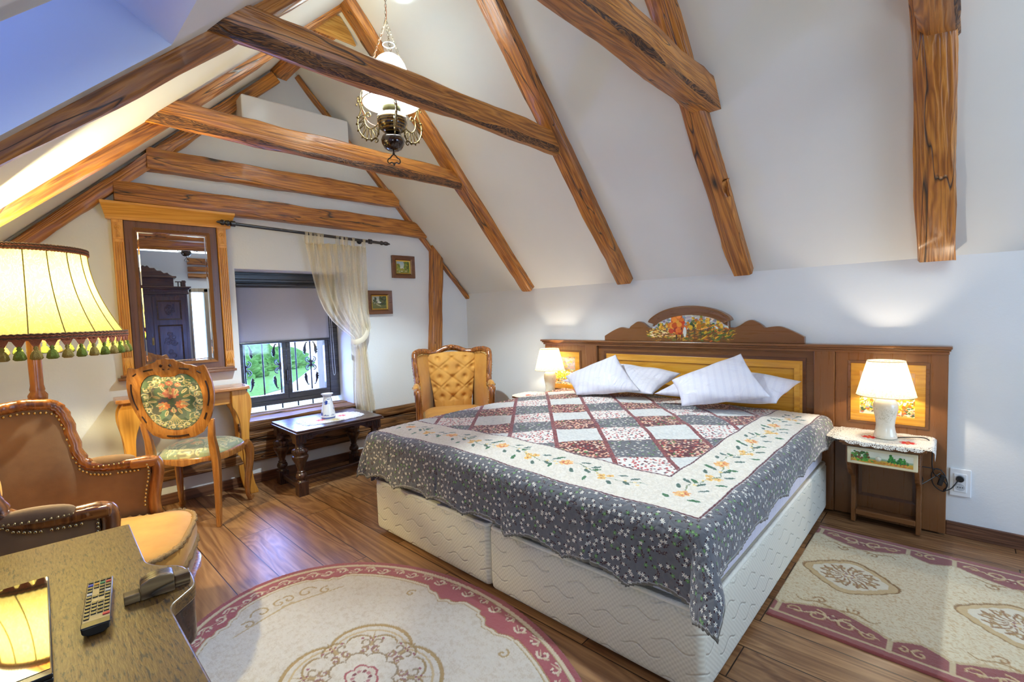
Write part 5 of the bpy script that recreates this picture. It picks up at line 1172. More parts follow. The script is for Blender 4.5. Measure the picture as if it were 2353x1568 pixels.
# ================================================================ armchairs
t = NT('tan_velvet'); c = t.coord(); n_ = t.noise(c, 4, 4, .6); n2 = t.noise(t.map(c, (1, 1, 6)), 120, 3, .6)
t.out(t.mix(t.ramp(n_, [(.35, 0.0), (.65, 1.0)]), L3('#7b5a38'), L3('#957046')), .8, Sheen_Weight=.25, Sheen_Roughness=.4); t.bump(n2, .15, .004); VELV = t.mat
t = NT('gold_velvet'); c = t.coord(); n_ = t.noise(c, 5, 4, .6); t.out(t.mix(t.ramp(n_, [(.35, 0.0), (.65, 1.0)]), L3('#bb8236'), L3('#cd9643')), .75, Sheen_Weight=.2, Sheen_Roughness=.4); t.bump(t.noise(c, 160, 3), .1, .004); VELG = t.mat
FRG = plain('gimp_fringe', '#b08a58', .95, bumpn=(300, 1.0)); CHW = ARMW['z']
def side_plan(s):  # plan curve of wing and arm: s 0..1 -> (x, y)
    P = [(-.32, .175), (-.25, .215), (-.14, .268), (-.03, .305), (.08, .325), (.20, .335), (.31, .325)]
    k = s*(len(P)-1); i = min(int(k), len(P)-2); f = k-i
    p = smooth_cache[min(int(s*60), 60)]; return p
smooth_cache = [(p.x, p.y) for p in smoothpath([(-.16, .205, 0), (-.11, .232, 0), (-.03, .268, 0), (.05, .298, 0), (.13, .315, 0), (.26, .325, 0), (.395, .318, 0)], 10)]
_ts = np.array([0, .15, .35, .50, .56, .605, .635, .66, .69, .73, .80, .92, 1.0]); _tz = np.array([.945, .965, .975, .965, .945, .90, .83, .76, .705, .675, .662, .662, .668])
def side_top(s): return float(np.interp(s, _ts, _tz))
_sm = np.array([side_top(a) for a in np.linspace(0, 1, 121)]); _sm = np.convolve(np.pad(_sm, 5, mode='edge'), np.ones(5)/5, 'same')[5:-5]
def side_top(s): return float(np.interp(s, np.linspace(0, 1, 121), _sm))
def armchair(loc, rz, label):
    e = empty('wingback_armchair', loc, rz, label, 'armchair')
    # seat cushion, bow fronted
    def cush(sc=1.0, n=40):
        pts = []
        for k in range(n):
            a = 2*PI*k/n; ca, sa = math.cos(a), math.sin(a); hx, hy = (.50 if ca > 0 else .20), .275
            x = .09+hx*math.copysign(abs(ca)**.62, ca)*sc; y = hy*math.copysign(abs(sa)**.5, sa)*sc*(1+.20*max(0, min(1, (x-.43)/.05)))
            pts.append((x, y))
        return pts
    rings = []
    for sc, z in ((.90, .305), (.985, .312), (1.0, .33), (1.01, .37), (1.0, .405), (.975, .425), (.85, .442), (.6, .452), (.3, .457), (.02, .458)): rings.append([(x, y, z) for x, y in cush(sc)])
    obj('seat_cushion', MB().loft(rings), VELG, e, 70)
    for z, sc in ((.418, .995), (.322, .998)):
        P_ = cush(sc, 160); obj('fringe', MB().tube([(x+.003*math.sin(i*2.3), y+.003*math.cos(i*1.9), z+.003*math.sin(i*3.1)) for i, (x, y) in enumerate(P_)], [.0105+.0035*math.sin(i*2.7) for i in range(160)], 6, loop=True), FRG, e, 180)
    # front rail
    P_ = [p for p in cush(.985, 64)]; P2 = sorted([p for p in P_ if p[0] > .10], key=lambda p: math.atan2(p[1], p[0]-.09))
    obj('front_upholstery', MB().loft([[(x, y, .235), (x+.012*0+x*.01, y, .27), (x, y, .306), (x-.03, y*.95, .306), (x-.03, y*.95, .235)] for x, y in P2]), VELV, e, 50)
    obj('seat_rail', MB().loft([[(x*1.0, y, .205+.018*math.cos(y*22)), (x*1.02+.006, y*1.015, .212+.018*math.cos(y*22)), (x*1.02+.008, y*1.015, .232), (x, y, .240), (x-.03, y*.95, .240), (x-.03, y*.95, .205+.018*math.cos(y*22))] for x, y in P2]), CHW, e, 50)
    obj('side_rail', MB().b2((-.17, .235, .2), (.16, .262, .30)), ARMW['x'], e, 0, bevel=.004)
    obj('side_rail', MB().b2((-.17, -.262, .2), (.16, -.235, .30)), ARMW['x'], e, 0, bevel=.004)
    # legs
    for s in (-1, 1):
        pth = smoothpath([(.445, s*.235, .25), (.472, s*.258, .21), (.472, s*.262, .15), (.442, s*.245, .08), (.435, s*.24, .04), (.455, s*.25, .012), (.468, s*.256, .010)], 6)
        lg_ = obj('leg', MB().tube(pth, list(np.interp(np.linspace(0, 1, len(pth)), [0, .25, .45, .7, .85, .95, 1], [.036, .038, .028, .017, .018, .022, .012])), 12), CHW, e, 60)
        m = MB()
        for k in range(5): a = k*PI/4-.2; m.ell((.494+.0*k, s*.262+.018*math.cos(a), .205+.018*math.sin(a)), (.010, .008, .008), 8, 6)
        m.tube([(.487+.008*math.cos(q*.3), s*.262+s*.02*math.cos(q*.5)*(1-q/16), .165+.02*math.sin(q*.5)*(1-q/16)) for q in range(14)], .004, 6)
        obj('acanthus_carving', m, CHW, lg_, 60)
        obj('leg', MB().tube(smoothpath([(-.15, s*.235, .24), (-.165, s*.24, .15), (-.195, s*.245, .0)], 5), [.030]*3+[.026]*4+[.020]*4, 8), CHW, e, 60)
    # wings and arms
    for s in (-1, 1):
        def panel(u, v, off=0.0, s=s):
            x, y = side_plan(u); z0 = .285; zt = side_top(u)-.006; z = z0+(zt-z0)*v; y *= 1+.13*max(0, min(1, (z-.66)/.3))*min(1, u/.3)
            b = .022*math.sin(PI*min(1, max(0, u)))*math.sin(PI*v)
            return (x+.0, s*(y-off-b*(1 if off > 0 else -0.3)), z)
        obj('side_panel', MB().grid(lambda u, v: panel(u, v, .014), 48, 26), VELV, e, 180)
        obj('outside_panel', MB().grid(lambda u, v: panel(u, v, -.012), 48, 26), VELV, e, 180)
        path = [(side_plan(u)[0], s*side_plan(u)[1]*(1+.13*max(0, min(1, (side_top(u)-.66)/.3))*min(1, u/.3)), side_top(u)) for u in np.linspace(0.0, .985, 90)]
        fr = [Vector(path[-1])]
        down = smoothpath([path[-1], (.415, s*.315, .655), (.420, s*.312, .61), (.408, s*.308, .54), (.40, s*.305, .47), (.41, s*.303, .40), (.44, s*.30, .34)], 8)
        full = [Vector(p) for p in path]+down[1:]
        full = [full[0]]+[p for i, p in enumerate(full[1:]) if True]
        n = len(full)
        fm = obj('wing_rim' if False else 'carved_rim', MB().tube(full, [.029]*n, 12, flat=(1.0, .85)), CHW, e, 60)
        obj('rim_bead', MB().tube([p+Vector((0, -s*.0, .0))+Vector((0, -s*.021, -.006)) for p in full[:n-8]], .0055, 6), CHW, fm, 60)
        obj('rim_bead', MB().tube([p+Vector((0, s*.017, .012)) for p in full[:n-12]], .0055, 6), CHW, fm, 60)
        # scrolled hand at the arm end
        m = MB().box((.375, s*.317, .660), (.11, .058, .042)); 
        obj('arm_hand', m, ARMW['x'], e, 0, bevel=.012, segs=3)
        # nails, inside and outside
        for off, nm in ((-.024, 'nail_row'), (.022, 'nail_row')):
            m = MB(); acc = 0; last = None
            for p in [Vector((q.x, q.y+s*off, q.z-.030)) if i < 86 else Vector((q.x-.030, q.y+s*off, q.z)) for i, q in enumerate(full[:n-16])]:
                if last is None or (p-last).length > .0135: m.ell(p, (.0062, .0055, .0062), 7, 5); last = p
            obj(nm, m, NAIL, e, 180)
        # arm pad
        pad = MB().grid(lambda u, v: (.235+.10*math.cos(v*PI)*-1, s*(.330+.030*math.cos(u*2*PI)*math.sin(v*PI)**.5), .672+(.040 if math.sin(u*2*PI) > 0 else .012)*math.sin(u*2*PI)*math.sin(v*PI)**.5), 20, 16, True)
        pd = obj('arm_pad', pad, VELV, e, 180)
        m = MB(); 
        for k in range(34):
            a = 2*PI*k/34; m.ell((.235+.101*math.cos(a), s*.330+.034*math.sin(a), .674), (.005, .005, .0045), 6, 5)
        obj('nail_row', m, NAIL, pd, 180)
    # tufted back
    rows = [(.915, 3), (.825, 4), (.735, 3), (.645, 4), (.555, 3)]
    def bw(z): return .155+(z-.45)*.14
    btn = []
    for z, nn in rows:
        for k in range(nn): btn.append(((k-(nn-1)/2)*bw(z)*.60, z))
    def bx(y, z): return -.045-(z-.45)*.17
    def tuft(u, v):
        z = .40+.555*v; w_ = bw(z)+.012; y = (u*2-1)*w_
        bul = .050*(1-abs(u*2-1)**4)*math.sin(PI*min(1, v*1.02))**.3
        dent = 0
        for yb_, zb in btn: r2 = ((y-yb_)/.020)**2+((z-zb)/.022)**2; dent += .030*math.exp(-r2*.8)
        # diamond creases
        gy_ = bw(z)*.60; a_, b_ = y/gy_, (z-.555)/.09
        p_, q_ = (a_+b_)/2+.5*0, (a_-b_)/2
        cr1 = min(abs((p_+.0)-round(p_)), abs(q_-round(q_)))
        if .52 < z < .94: dent += .010*math.exp(-(cr1/.06)**2)
        else: dent += .006*math.exp(-(min(abs(a_-round(a_)), .5)/.06)**2)
        return (bx(y, z)+bul-dent, y, z+(.018 if v > .98 else 0)*math.cos(y*8))
    obj('tufted_back', MB().grid(tuft, 70, 90), VELG, e, 180)
    for yb_, zb in btn:
        u = (yb_/(bw(zb)+.012)+1)/2; v = (zb-.40)/.555; p = tuft(u, v)
        obj('button', MB().ell((p[0]+.003, p[1], p[2]), (.006, .009, .009), 8, 6), VELV, e, 180)
    obj('back_panel', MB().grid(lambda u, v: (-.165-v*.045-.02*math.sin(PI*u), (u*2-1)*(.17+.01*v), .30+.62*v+.02*v*math.sin(PI*u)), 20, 14), VELV, e, 180)
    # crest rail
    cp = smoothpath([(side_plan(0)[0], side_plan(0)[1], .948), (-.172, .145, .948), (-.178, .11, .962), (-.182, .06, .982), (-.184, 0, .990), (-.182, -.06, .982), (-.178, -.11, .962), (-.172, -.145, .948), (side_plan(0)[0], -side_plan(0)[1], .948)], 8)
    cr_ = obj('crest_rail', MB().tube(cp, .027, 12, flat=(1, .9)), CHW, e, 60)
    m = MB()
    for k in range(9): a = k*PI/8; m.ell((-.160, .030*math.cos(a), 1.0+.012*math.sin(a)), (.012, .010, .010), 8, 6)
    m.ell((-.155, 0, .996), (.016, .018, .014), 10, 8)
    for s in (-1, 1): m.tube([(-.160, s*.03, .992), (-.157, s*.05, .985), (-.155, s*.075, .975)], [.009, .007, .002], 8)
    obj('crest_carving', m, CHW, cr_, 60)
    m = MB(); last = None
    for p in cp:
        q = Vector((p.x+.022, p.y, p.z-.026))
        if last is None or (q-last).length > .013: m.ell(q, (.0045, .005, .005), 6, 5); last = q
    obj('nail_row', m, NAIL, e, 180)
    return e
ac = armchair((-.075, 2.61, 0), R(-22), 'tan velvet wingback armchair with carved frame, behind the desk at left')
ac2 = copy_tree(ac)
for k_ in bpy.data.objects:
    if k_.type == 'MESH' and k_.parent == ac2 and k_.data.materials[0] == VELV: k_.material_slots[0].link = 'OBJECT'; k_.material_slots[0].material = VELG
ac2.location = (2.80, 3.43, 0); ac2.rotation_euler = (0, 0, math.atan2(-.80, -.60)); ac2['label'] = 'gold-brown buttoned wingback armchair in the corner by the right wall'

# ================================================================ balloon-back chair
def tapestry(w, h, seed, border=True):
    p = Paint(w, h, .78, '#56684e', seed); R_ = p.r
    p.many(120, (0, 1), (0, 1), (.04, .10), ['#5b6654', '#687360', '#76806a', '#505b4a'])
    cr = ['#d6c99c', '#c9b982', '#e4dbb4', '#b5a670']
    def sp(cu, cv, R0, a0, tr, dn, r, col):
        for i in range(int(70*tr)):
            a = a0+dn*i/70*2*PI; q = R0*(1-i/(70*tr)*.8); p.dab(cu+q*math.cos(a)/.78, cv+q*math.sin(a), r, r*.8, col)
    if border:
        for k in range(22):
            a = 2*PI*k/22; cu, cv = .5+.43*math.cos(a), .5+.43*math.sin(a)
            sp(cu, cv, .055, a, 1.1, 1 if k % 2 else -1, .009, cr[k % 4]); p.many(6, (cu-.05, cu+.05), (cv-.05, cv+.05), (.008, .018), cr, a)
        for i in range(160): a = 2*PI*i/160; p.dab(.5+(.36+.03*math.sin(a*11))*math.cos(a), .5+(.36+.03*math.sin(a*11))*math.sin(a), .009, .006, cr[i % 4], a)
    co_ = ['#cf7760', '#d98a6c', '#c2664f', '#e09a74']
    for (cu, cv, R0, cc) in ((.5, .66, .105, co_), (.36, .45, .08, ['#d07a4c', '#dd9058', '#c86a40']), (.64, .46, .08, ['#d07a4c', '#dd9058', '#c9704a']), (.5, .83, .05, co_), (.38, .80, .04, co_), (.63, .80, .04, co_), (.5, .36, .04, co_)):
        for ring, rr in ((1, 1.0), (2, .65), (3, .32)):
            for k in range(9): a = k*2*PI/9+ring; p.dab(cu+R0*rr*.72*math.cos(a)/.78, cv+R0*rr*.62*math.sin(a), R0*.30, R0*.24, cc[(k+ring) % len(cc)], a)
        p.dab(cu, cv, R0*.2, R0*.2, '#e8c884')
    for k in range(16):
        a = k*2*PI/16; q = .17+.07*(k % 3)/2; cu, cv = .5+q*math.cos(a)/.78, .53+q*math.sin(a)*.95
        if cv < .95: p.dab(cu, cv, .055, .020, ['#cbb98a', '#b9a070', '#d9c898'][k % 3], a); p.dab(cu, cv, .04, .006, '#8f7a4c', a)
    for k in range(7):
        for i in range(20): p.dab(.5+(k-3)*.018*(i/8), .30-i*.009, .006, .006, '#c7b27c')
    return p
CHW = CHERRY['z']
ch = empty('dining_chair', (.70, 3.575, 0), math.atan2(.8, .6), 'balloon-back wooden chair with green floral tapestry back, drawn up to the console table', 'chair')
def rec(a, z): # backrest point -> local (x, y, z); reclines backwards with height
    return (-.015-(max(0, z-.46)**1.3)*.20, -a*.95, z)
half = [(0, 1.098), (.02, 1.094), (.045, 1.093), (.06, 1.078), (.085, 1.072), (.11, 1.058), (.14, 1.054), (.175, 1.040), (.20, 1.046), (.216, 1.050), (.226, 1.032), (.236, .995), (.248, .94), (.250, .88), (.243, .82), (.228, .765), (.208, .715), (.188, .67), (.15, .618), (.10, .592), (.05, .584), (0, .582)]
inn = [(0, .985), (.02, .984), (.04, .986), (.055, .996), (.075, 1.003), (.095, 1.0), (.118, .992), (.14, .975), (.158, .952), (.170, .925), (.177, .895), (.180, .86), (.179, .83), (.175, .80), (.168, .77), (.156, .74), (.14, .712), (.12, .688), (.09, .664), (.06, .650), (.03, .643), (0, .641)]
rings = []
loopO = half+[(-a, b) for a, b in half[-2:0:-1]]; loopI = inn+[(-a, b) for a, b in inn[-2:0:-1]]
for (ao, zo), (ai, zi) in zip(loopO, loopI):
    po, pi = rec(ao, zo), rec(ai, zi); th_ = .014; mid = [(a+b)/2 for a, b in zip(po, pi)]
    rings.append([(po[0]-th_*.6, po[1], po[2]), (mid[0]-th_*1.15, mid[1], mid[2]), (pi[0]-th_*.7, pi[1], pi[2]), (pi[0]+th_*.7, pi[1], pi[2]), (mid[0]+th_*1.15, mid[1], mid[2]), (po[0]+th_*.6, po[1], po[2])])
hoop = obj('back_hoop', MB().loft(rings, loop=True), CHW, ch, 50)
def slot(pts, r):
    q = []
    for a, z in pts: p = rec(a, z); q.append((p[0]-.0155, p[1], p[2]))
    return MB().tube(smoothpath(q, 4), r, 6, flat=(1, 1))
SLOT = plain('dark_slot_shade', '#2a1209', .5)  # dark raised rods paint in the shade of cut-through slots
for s in (-1, 1):
    for pts, r in (([(s*.215, .95), (s*.222, .90), (s*.218, .84), (s*.205, .79)], .0042), ([(s*.190, .745), (s*.172, .705)], .0045), ([(s*.075, 1.036), (s*.105, 1.031), (s*.13, 1.026)], .0048), ([(s*.175, 1.014), (s*.195, 1.0)], .0045), ([(s*.022, 1.062), (s*.030, 1.050)], .0075), ([(s*.014, 1.036), (s*.016, 1.032)], .0065)):
        obj('slot_shade', slot(pts, r), SLOT, hoop, 60)
obj('slot_shade', slot([(-.065, .610), (0, .604), (.065, .610)], .0045), SLOT, hoop, 60)
TAP = mat_attr('tapestry_cloth', .85, (700, .35), sheen=.2)
p = tapestry(150, 190, 4)
inn2 = np.array(loopI); 
def back_panel(sg):
    n, m = p.w, p.h; U, V = p.U, p.V; A = (U-.5)*.37; Z = .636+.372*V
    # inside test through the half-width at each height
    hz = np.array([b for a, b in inn[6:]])[::-1]; ha = np.array([a for a, b in inn[6:]])[::-1]
    hw = np.interp(Z, hz, ha, left=0); hw = np.where(Z > 1.0, -1, np.where(Z > .985, np.where((np.abs(A) > .045), .125, -1), hw))
    keep = np.abs(A) < hw+.006
    k = np.clip(1-(np.abs(A)/np.maximum(hw, .01))**2, 0, 1)**.5*np.clip(np.sin(np.clip((Z-.636)/.36, 0, 1)*PI), 0, 1)**.4
    X_ = -.015-(np.maximum(0, Z-.46)**1.3)*.20-sg*.002-sg*.016*k
    P = np.stack([X_, -A*.95, Z], -1); return P, keep
for sg, nm in ((1, 'tapestry_back'), (-1, 'tapestry_inside')):
    P, keep = back_panel(sg); vgrid(nm, P, p.c, TAP, ch, keep)
# stiles and rear legs
for s in (-1, 1):
    pth = [(.0+0, s*.180, .0), (-.0, s*.180, .0)]
    rings = []
    for x, y, z, w, d_ in ((-.045, .198, 0, .026, .026), (-.03, .196, .12, .032, .032), (-.008, .192, .30, .038, .040), (.0, .188, .42, .042, .046), (-.005, .181, .50, .044, .044), (-.022, .180, .58, .038, .032), (-.036, .190, .66, .034, .026), (-.040, .196, .70, .03, .022)):
        rings.append([(x-d_/2, s*y-w/2, z), (x+d_/2, s*y-w/2, z), (x+d_/2, s*y+w/2, z), (x-d_/2, s*y+w/2, z)])
    obj('leg', MB().loft(rings), CHW, ch, 40, bevel=.004)
    pth = smoothpath([(.395, s*.222, .43), (.415, s*.235, .39), (.415, s*.238, .31), (.392, s*.226, .18), (.380, s*.220, .08), (.392, s*.224, .03), (.408, s*.230, .012)], 6)
    lg_ = obj('leg', MB().tube(pth, list(np.interp(np.linspace(0, 1, len(pth)), [0, .2, .45, .75, .9, .97, 1], [.030, .032, .024, .015, .016, .022, .013])), 10), CHW, ch, 60)
    obj('foot_scroll', MB().tube([(.410, s*.231-.016, .022), (.410, s*.231+.016, .022)], .013, 10), CHW, lg_, 60)
# seat
def seat_out(sc, n=48):
    out = []
    for k in range(n):
        a = 2*PI*k/n; ca, sa = math.cos(a), math.sin(a); x = .205+.225*math.copysign(abs(ca)**.6, ca)*sc; w_ = .195+.065*(x/.43)
        out.append((x, w_*math.copysign(abs(sa)**.55, sa)*sc))
    return out
rings = [[(x, y, z-.010*math.cos(y*26) if z < .42 else z) for x, y in seat_out(sc)] for sc, z in ((.96, .405), (1.01, .41), (1.015, .435), (.985, .45), (.96, .452))]
obj('seat_rail', MB().loft(rings), CHW, ch, 60)
p2 = tapestry(150, 150, 9, True); lim = .0
U, V = p2.U, p2.V; ang = np.arctan2(V-.5, U-.5); a_, b_ = (U-.5)*2, (V-.5)*2
sq = np.maximum(np.abs(a_), np.abs(b_))+1e-6; rr = np.hypot(a_, b_)+1e-6
ca, sa = a_/rr, b_/rr; Xs = .205+.222*np.sign(ca)*np.abs(ca)**.6*sq; Ws = .195+.065*(Xs/.43); Ys = Ws*np.sign(sa)*np.abs(sa)**.55*sq*.985
Zs = .448+.052*np.clip(1-sq**3.5, 0, 1)**.6+.012*np.clip(1-sq**2, 0, 1)
cc = p2.c.copy(); cc[..., :3] = cc[..., :3]*.5+H('#d8d3a8')*.5
vgrid('seat_pad', np.stack([Xs, Ys, Zs], -1), cc, TAP, ch)
# ================================================================ floor lamp
t = NT('parchment_lampshade'); c = t.coord(); n_ = t.noise(t.map(c, (1, 1, .5)), 30, 4, .6, 2.5); k = t.ramp(t.math('ABSOLUTE', t.math('SUBTRACT', n_, .5)), [(0, .0), (.03, 1.0)])
col = t.mix(k, L3('#6f6a50'), L3('#625b3c')); df = t.node('ShaderNodeBsdfDiffuse'); tl = t.node('ShaderNodeBsdfTranslucent'); t.l.new(col, df.inputs[0]); t.l.new(col, tl.inputs[0]); mx = t.node('ShaderNodeMixShader', i_Fac=.8)
t.l.new(df.outputs[0], mx.inputs[1]); t.l.new(tl.outputs[0], mx.inputs[2]); t.l.new(mx.outputs[0], t.n['Material Output'].inputs[0]); PARCH = t.mat
LAMPX, LAMPY = .062, 3.0
fl_ = empty('floor_lamp', (LAMPX, LAMPY, 0), 0, 'tall floor lamp with yellow tasselled shade, lit, behind the left armchair', 'lamp')
obj('base', MB().lathe([(.0, 0), (.15, 0), (.155, .012), (.14, .03), (.06, .045), (.03, .06), (0, .06)], (0, 0, 0), 32), CHERRY['z'], fl_, 50)
obj('pole', MB().lathe([(.02, .05), (.018, .3), (.020, .60), (.028, .63), (.018, .66), (.017, .80), (.024, .88), (.026, .93), (.018, .955), (.021, .965), (.032, .985), (.034, 1.005), (.024, 1.022), (.026, 1.03), (.0225, 1.05), (.0235, 1.20), (.022, 1.335)], (0, 0, 0), 24), CHERRY['z'], fl_, 60)
ZB, ZTp = 1.262, 1.645
def shr(v): return .205+(.325-.205)*((1-v)**1.9)
sh = MB().grid(lambda u, v: (shr(v)*math.cos(u*2*PI), shr(v)*math.sin(u*2*PI), ZB+(ZTp-ZB)*v), 96, 24, True)
so_ = obj('lamp_shade', sh, PARCH, fl_, 180)
RIB = plain('shade_seam', '#7a6a2a', .8); BRAID = plain('brown_braid', '#6e4f38', .9, bumpn=(400, 1)); BRP = plain('copper_braid', '#a9603f', .85, bumpn=(400, 1))
for k in range(18):
    a = 2*PI*k/18+.12; obj('seam', MB().tube([((shr(v)+.0015)*math.cos(a), (shr(v)+.0015)*math.sin(a), ZB+(ZTp-ZB)*v) for v in np.linspace(0, 1, 16)], .0022, 5), RIB, so_, 60)
def braid(z, r, nm='braid'):
    for dz, m_, ph in ((.013, BRAID, 0), (.006, BRP, 1), (-.001, BRAID, 2), (-.007, BRP, 3)):
        pts = [((r(z+dz)+.004+.0012*math.sin(a*110+ph))*math.cos(a), (r(z+dz)+.004+.0012*math.sin(a*110+ph))*math.sin(a), z+dz+.0014*math.cos(a*110+ph)) for a in np.linspace(0, 2*PI, 480, endpoint=False)]
        obj(nm, MB().tube(pts, .0042, 5, loop=True), m_, so_, 180)
braid(ZTp-.005, lambda z: .2045); braid(ZB+.004, lambda z: .3245)
NTAS = 44
TAS = [plain('green_tassel', '#6d7d24', .9, bumpn=(300, 1)), plain('olive_tassel', '#9a8440', .9, bumpn=(300, 1))]
protos = []
for m_ in TAS:
    te = empty('tassel', (0, 0, 0), 0); te.parent = so_
    rings = []
    for z, r in ((0, .004), (-.010, .0075), (-.016, .0055), (-.022, .011), (-.036, .016), (-.050, .0185), (-.056, .012)): rings.append([(r*(1+.12*math.cos(6*a))*math.cos(a), r*(1+.12*math.cos(6*a))*math.sin(a), z) for a in np.linspace(0, 2*PI, 18, endpoint=False)])
    obj('tuft', MB().loft(rings), m_, te, 60); protos.append(te)
    lv = [(-.021, .006), (.021, .006), (.012, -.012), (.004, -.026), (-.004, -.026), (-.012, -.012)]
    obj('lace_point', MB().prism(lv, -.0015, .0015, 'xz'), BRP, te, 0)
def inst(src, a, r, z):
    c = src.copy(); COL.objects.link(c); c.parent = so_
    c.location = (r*math.cos(a), r*math.sin(a), z); c.rotation_euler = (0, 0, a+PI/2)
    for k_ in [x for x in bpy.data.objects if x.parent == src]: q = k_.copy(); COL.objects.link(q); q.parent = c
    return c
for k in range(NTAS):
    a = 2*PI*k/NTAS
    if k < 2:
        te = protos[k]; te.location = (.328*math.cos(a), .328*math.sin(a), ZB-.010); te.rotation_euler = (0, 0, a+PI/2)
    else: inst(protos[k % 2], a, .328, ZB-.010)
for k_ in [x for x in bpy.data.objects if x.name.startswith('tuft')]: k_.location = (0, 0, -.018)
obj('bulb', MB().ell((0, 0, 1.385), (.03, .03, .04), 14, 10), BULB, fl_, 180)
light('floor_lamp_bulb', 'POINT', (LAMPX, LAMPY, 1.44), 95, (1, .86, .46), .03)

# ================================================================ chandelier
CHX, CHY = 1.655, 2.50
cd = empty('chandelier', (CHX, CHY, 0), 0, 'oil-lamp style brass chandelier with white glass shade hanging by chains from the ridge', 'chandelier')
FONT = NT('striped_bronze_glass'); s3 = FONT.sep(FONT.coord()); st = FONT.math('SINE', FONT.math('MULTIPLY', s3[2], 420.0)); FONT.out(FONT.ramp(st, [(.2, L3('#2a1c12')), (.6, L3('#7d6026'))]), .12, Metallic=.5, Coat_Weight=.8); FONT = FONT.mat
DKBZ = plain('dark_bronze', '#2c1c16', .12, .6, coat=.8)
obj('font', MB().lathe([(.02, 2.405), (.045, 2.408), (.075, 2.432), (.090, 2.465), (.088, 2.495), (.070, 2.518), (.045, 2.528), (.0, 2.53)], (0, 0, 0), 40), FONT, cd, 60)
obj('white_band', MB().lathe([(.0885, 2.497), (.083, 2.507), (.072, 2.517), (.068, 2.5175)], (0, 0, 0), 40), plain('white_enamel', '#d9dad4', .3), cd, 60)
obj('counterweight', MB().lathe([(0, 2.305), (.03, 2.306), (.05, 2.318), (.066, 2.345), (.070, 2.365), (.062, 2.388), (.035, 2.402), (.02, 2.408)], (0, 0, 0), 40), DKBZ, cd, 60)
obj('gallery', MB().lathe([(.03, 2.527), (.048, 2.532), (.054, 2.545), (.056, 2.560), (.052, 2.560), (.048, 2.548), (.02, 2.54)], (0, 0, 0), 32), plain('olive_bronze', '#4f4a30', .35, .8), cd, 50)
m = MB()
for k in range(22): a = 2*PI*k/22; m.tube([(.053*math.cos(a), .053*math.sin(a), 2.558), (.056*math.cos(a), .056*math.sin(a), 2.575)], .0016, 5).ell((.056*math.cos(a), .056*math.sin(a), 2.578), (.004, .004, .004), 6, 4)
obj('gallery_pins', m, BRASS, cd, 60)
t = NT('opal_glass'); df = t.node('ShaderNodeBsdfDiffuse'); tl = t.node('ShaderNodeBsdfTranslucent'); gs = t.node('ShaderNodeBsdfGlossy', i_Roughness=.08); df.inputs[0].default_value = tl.inputs[0].default_value = (.93, .92, .88, 1)
mx = t.node('ShaderNodeMixShader', i_Fac=.7); t.l.new(df.outputs[0], mx.inputs[1]); t.l.new(tl.outputs[0], mx.inputs[2]); m2 = t.node('ShaderNodeMixShader', i_Fac=.06); t.l.new(mx.outputs[0], m2.inputs[1]); t.l.new(gs.outputs[0], m2.inputs[2]); t.l.new(m2.outputs[0], t.n['Material Output'].inputs[0]); OPAL = t.mat
def ringless(prof, seg=48):
    return MB().grid(lambda u, v: (lambda r, z: (r*math.cos(u*2*PI), r*math.sin(u*2*PI), z))(*[float(np.interp(v, np.linspace(0, 1, len(prof)), [q[i] for q in prof])) for i in (0, 1)]), seg, 30, True)
obj('glass_shade', ringless([(.168, 2.585), (.166, 2.60), (.158, 2.64), (.140, 2.69), (.118, 2.735), (.100, 2.775), (.088, 2.81), (.070, 2.84), (.045, 2.858), (.034, 2.865)]), OPAL, cd, 180)
obj('shade_rim', MB().tube([(.168*math.cos(a), .168*math.sin(a), 2.584) for a in np.linspace(0, 2*PI, 48, endpoint=False)], .004, 6, loop=True), plain('cream_rim', '#d8cdb4', .4), cd, 60)
gl = NT('clear_chimney'); tr = gl.node('ShaderNodeBsdfTransparent'); gs = gl.node('ShaderNodeBsdfGlossy', i_Roughness=.03); mx = gl.node('ShaderNodeMixShader', i_Fac=.3); gl.l.new(tr.outputs[0], mx.inputs[1]); gl.l.new(gs.outputs[0], mx.inputs[2]); gl.l.new(mx.outputs[0], gl.n['Material Output'].inputs[0])
obj('chimney', ringless([(.028, 2.865), (.030, 2.90), (.034, 2.925)]), gl.mat, cd, 180)
obj('chimney_lip', MB().tube([(.034*math.cos(a), .034*math.sin(a), 2.925) for a in np.linspace(0, 2*PI, 30, endpoint=False)], .0022, 6, loop=True), plain('glass_lip', '#f4f6f4', .1), cd, 60)
obj('bulb', MB().ell((0, 0, 2.66), (.028, .028, .04), 14, 10), BULB, cd, 180)
light('chandelier_bulb', 'POINT', (CHX, CHY, 2.72), 270, (.80, .94, 1.0), .03)
m = MB().tube([(0, 0, 2.307), (0, 0, 2.285)], .004, 8)
cl = [(0, 2.285), (.012, 2.275), (.022, 2.262), (.034, 2.255), (.038, 2.240), (.028, 2.230), (.014, 2.236), (0, 2.226)]
for s in (-1, 1): m.tube(smoothpath([(s*a*.8, -s*a*.55, z) for a, z in cl], 5), .0042, 6)
m.ell((0, 0, 2.226), (.008, .008, .010), 8, 6); m.ell((0, 0, 2.29), (.008, .008, .006), 8, 6)
obj('finial', m, DKBZ, cd, 60)
FIL = plain('antique_gilt_bronze', '#5a4826', .45, .8)
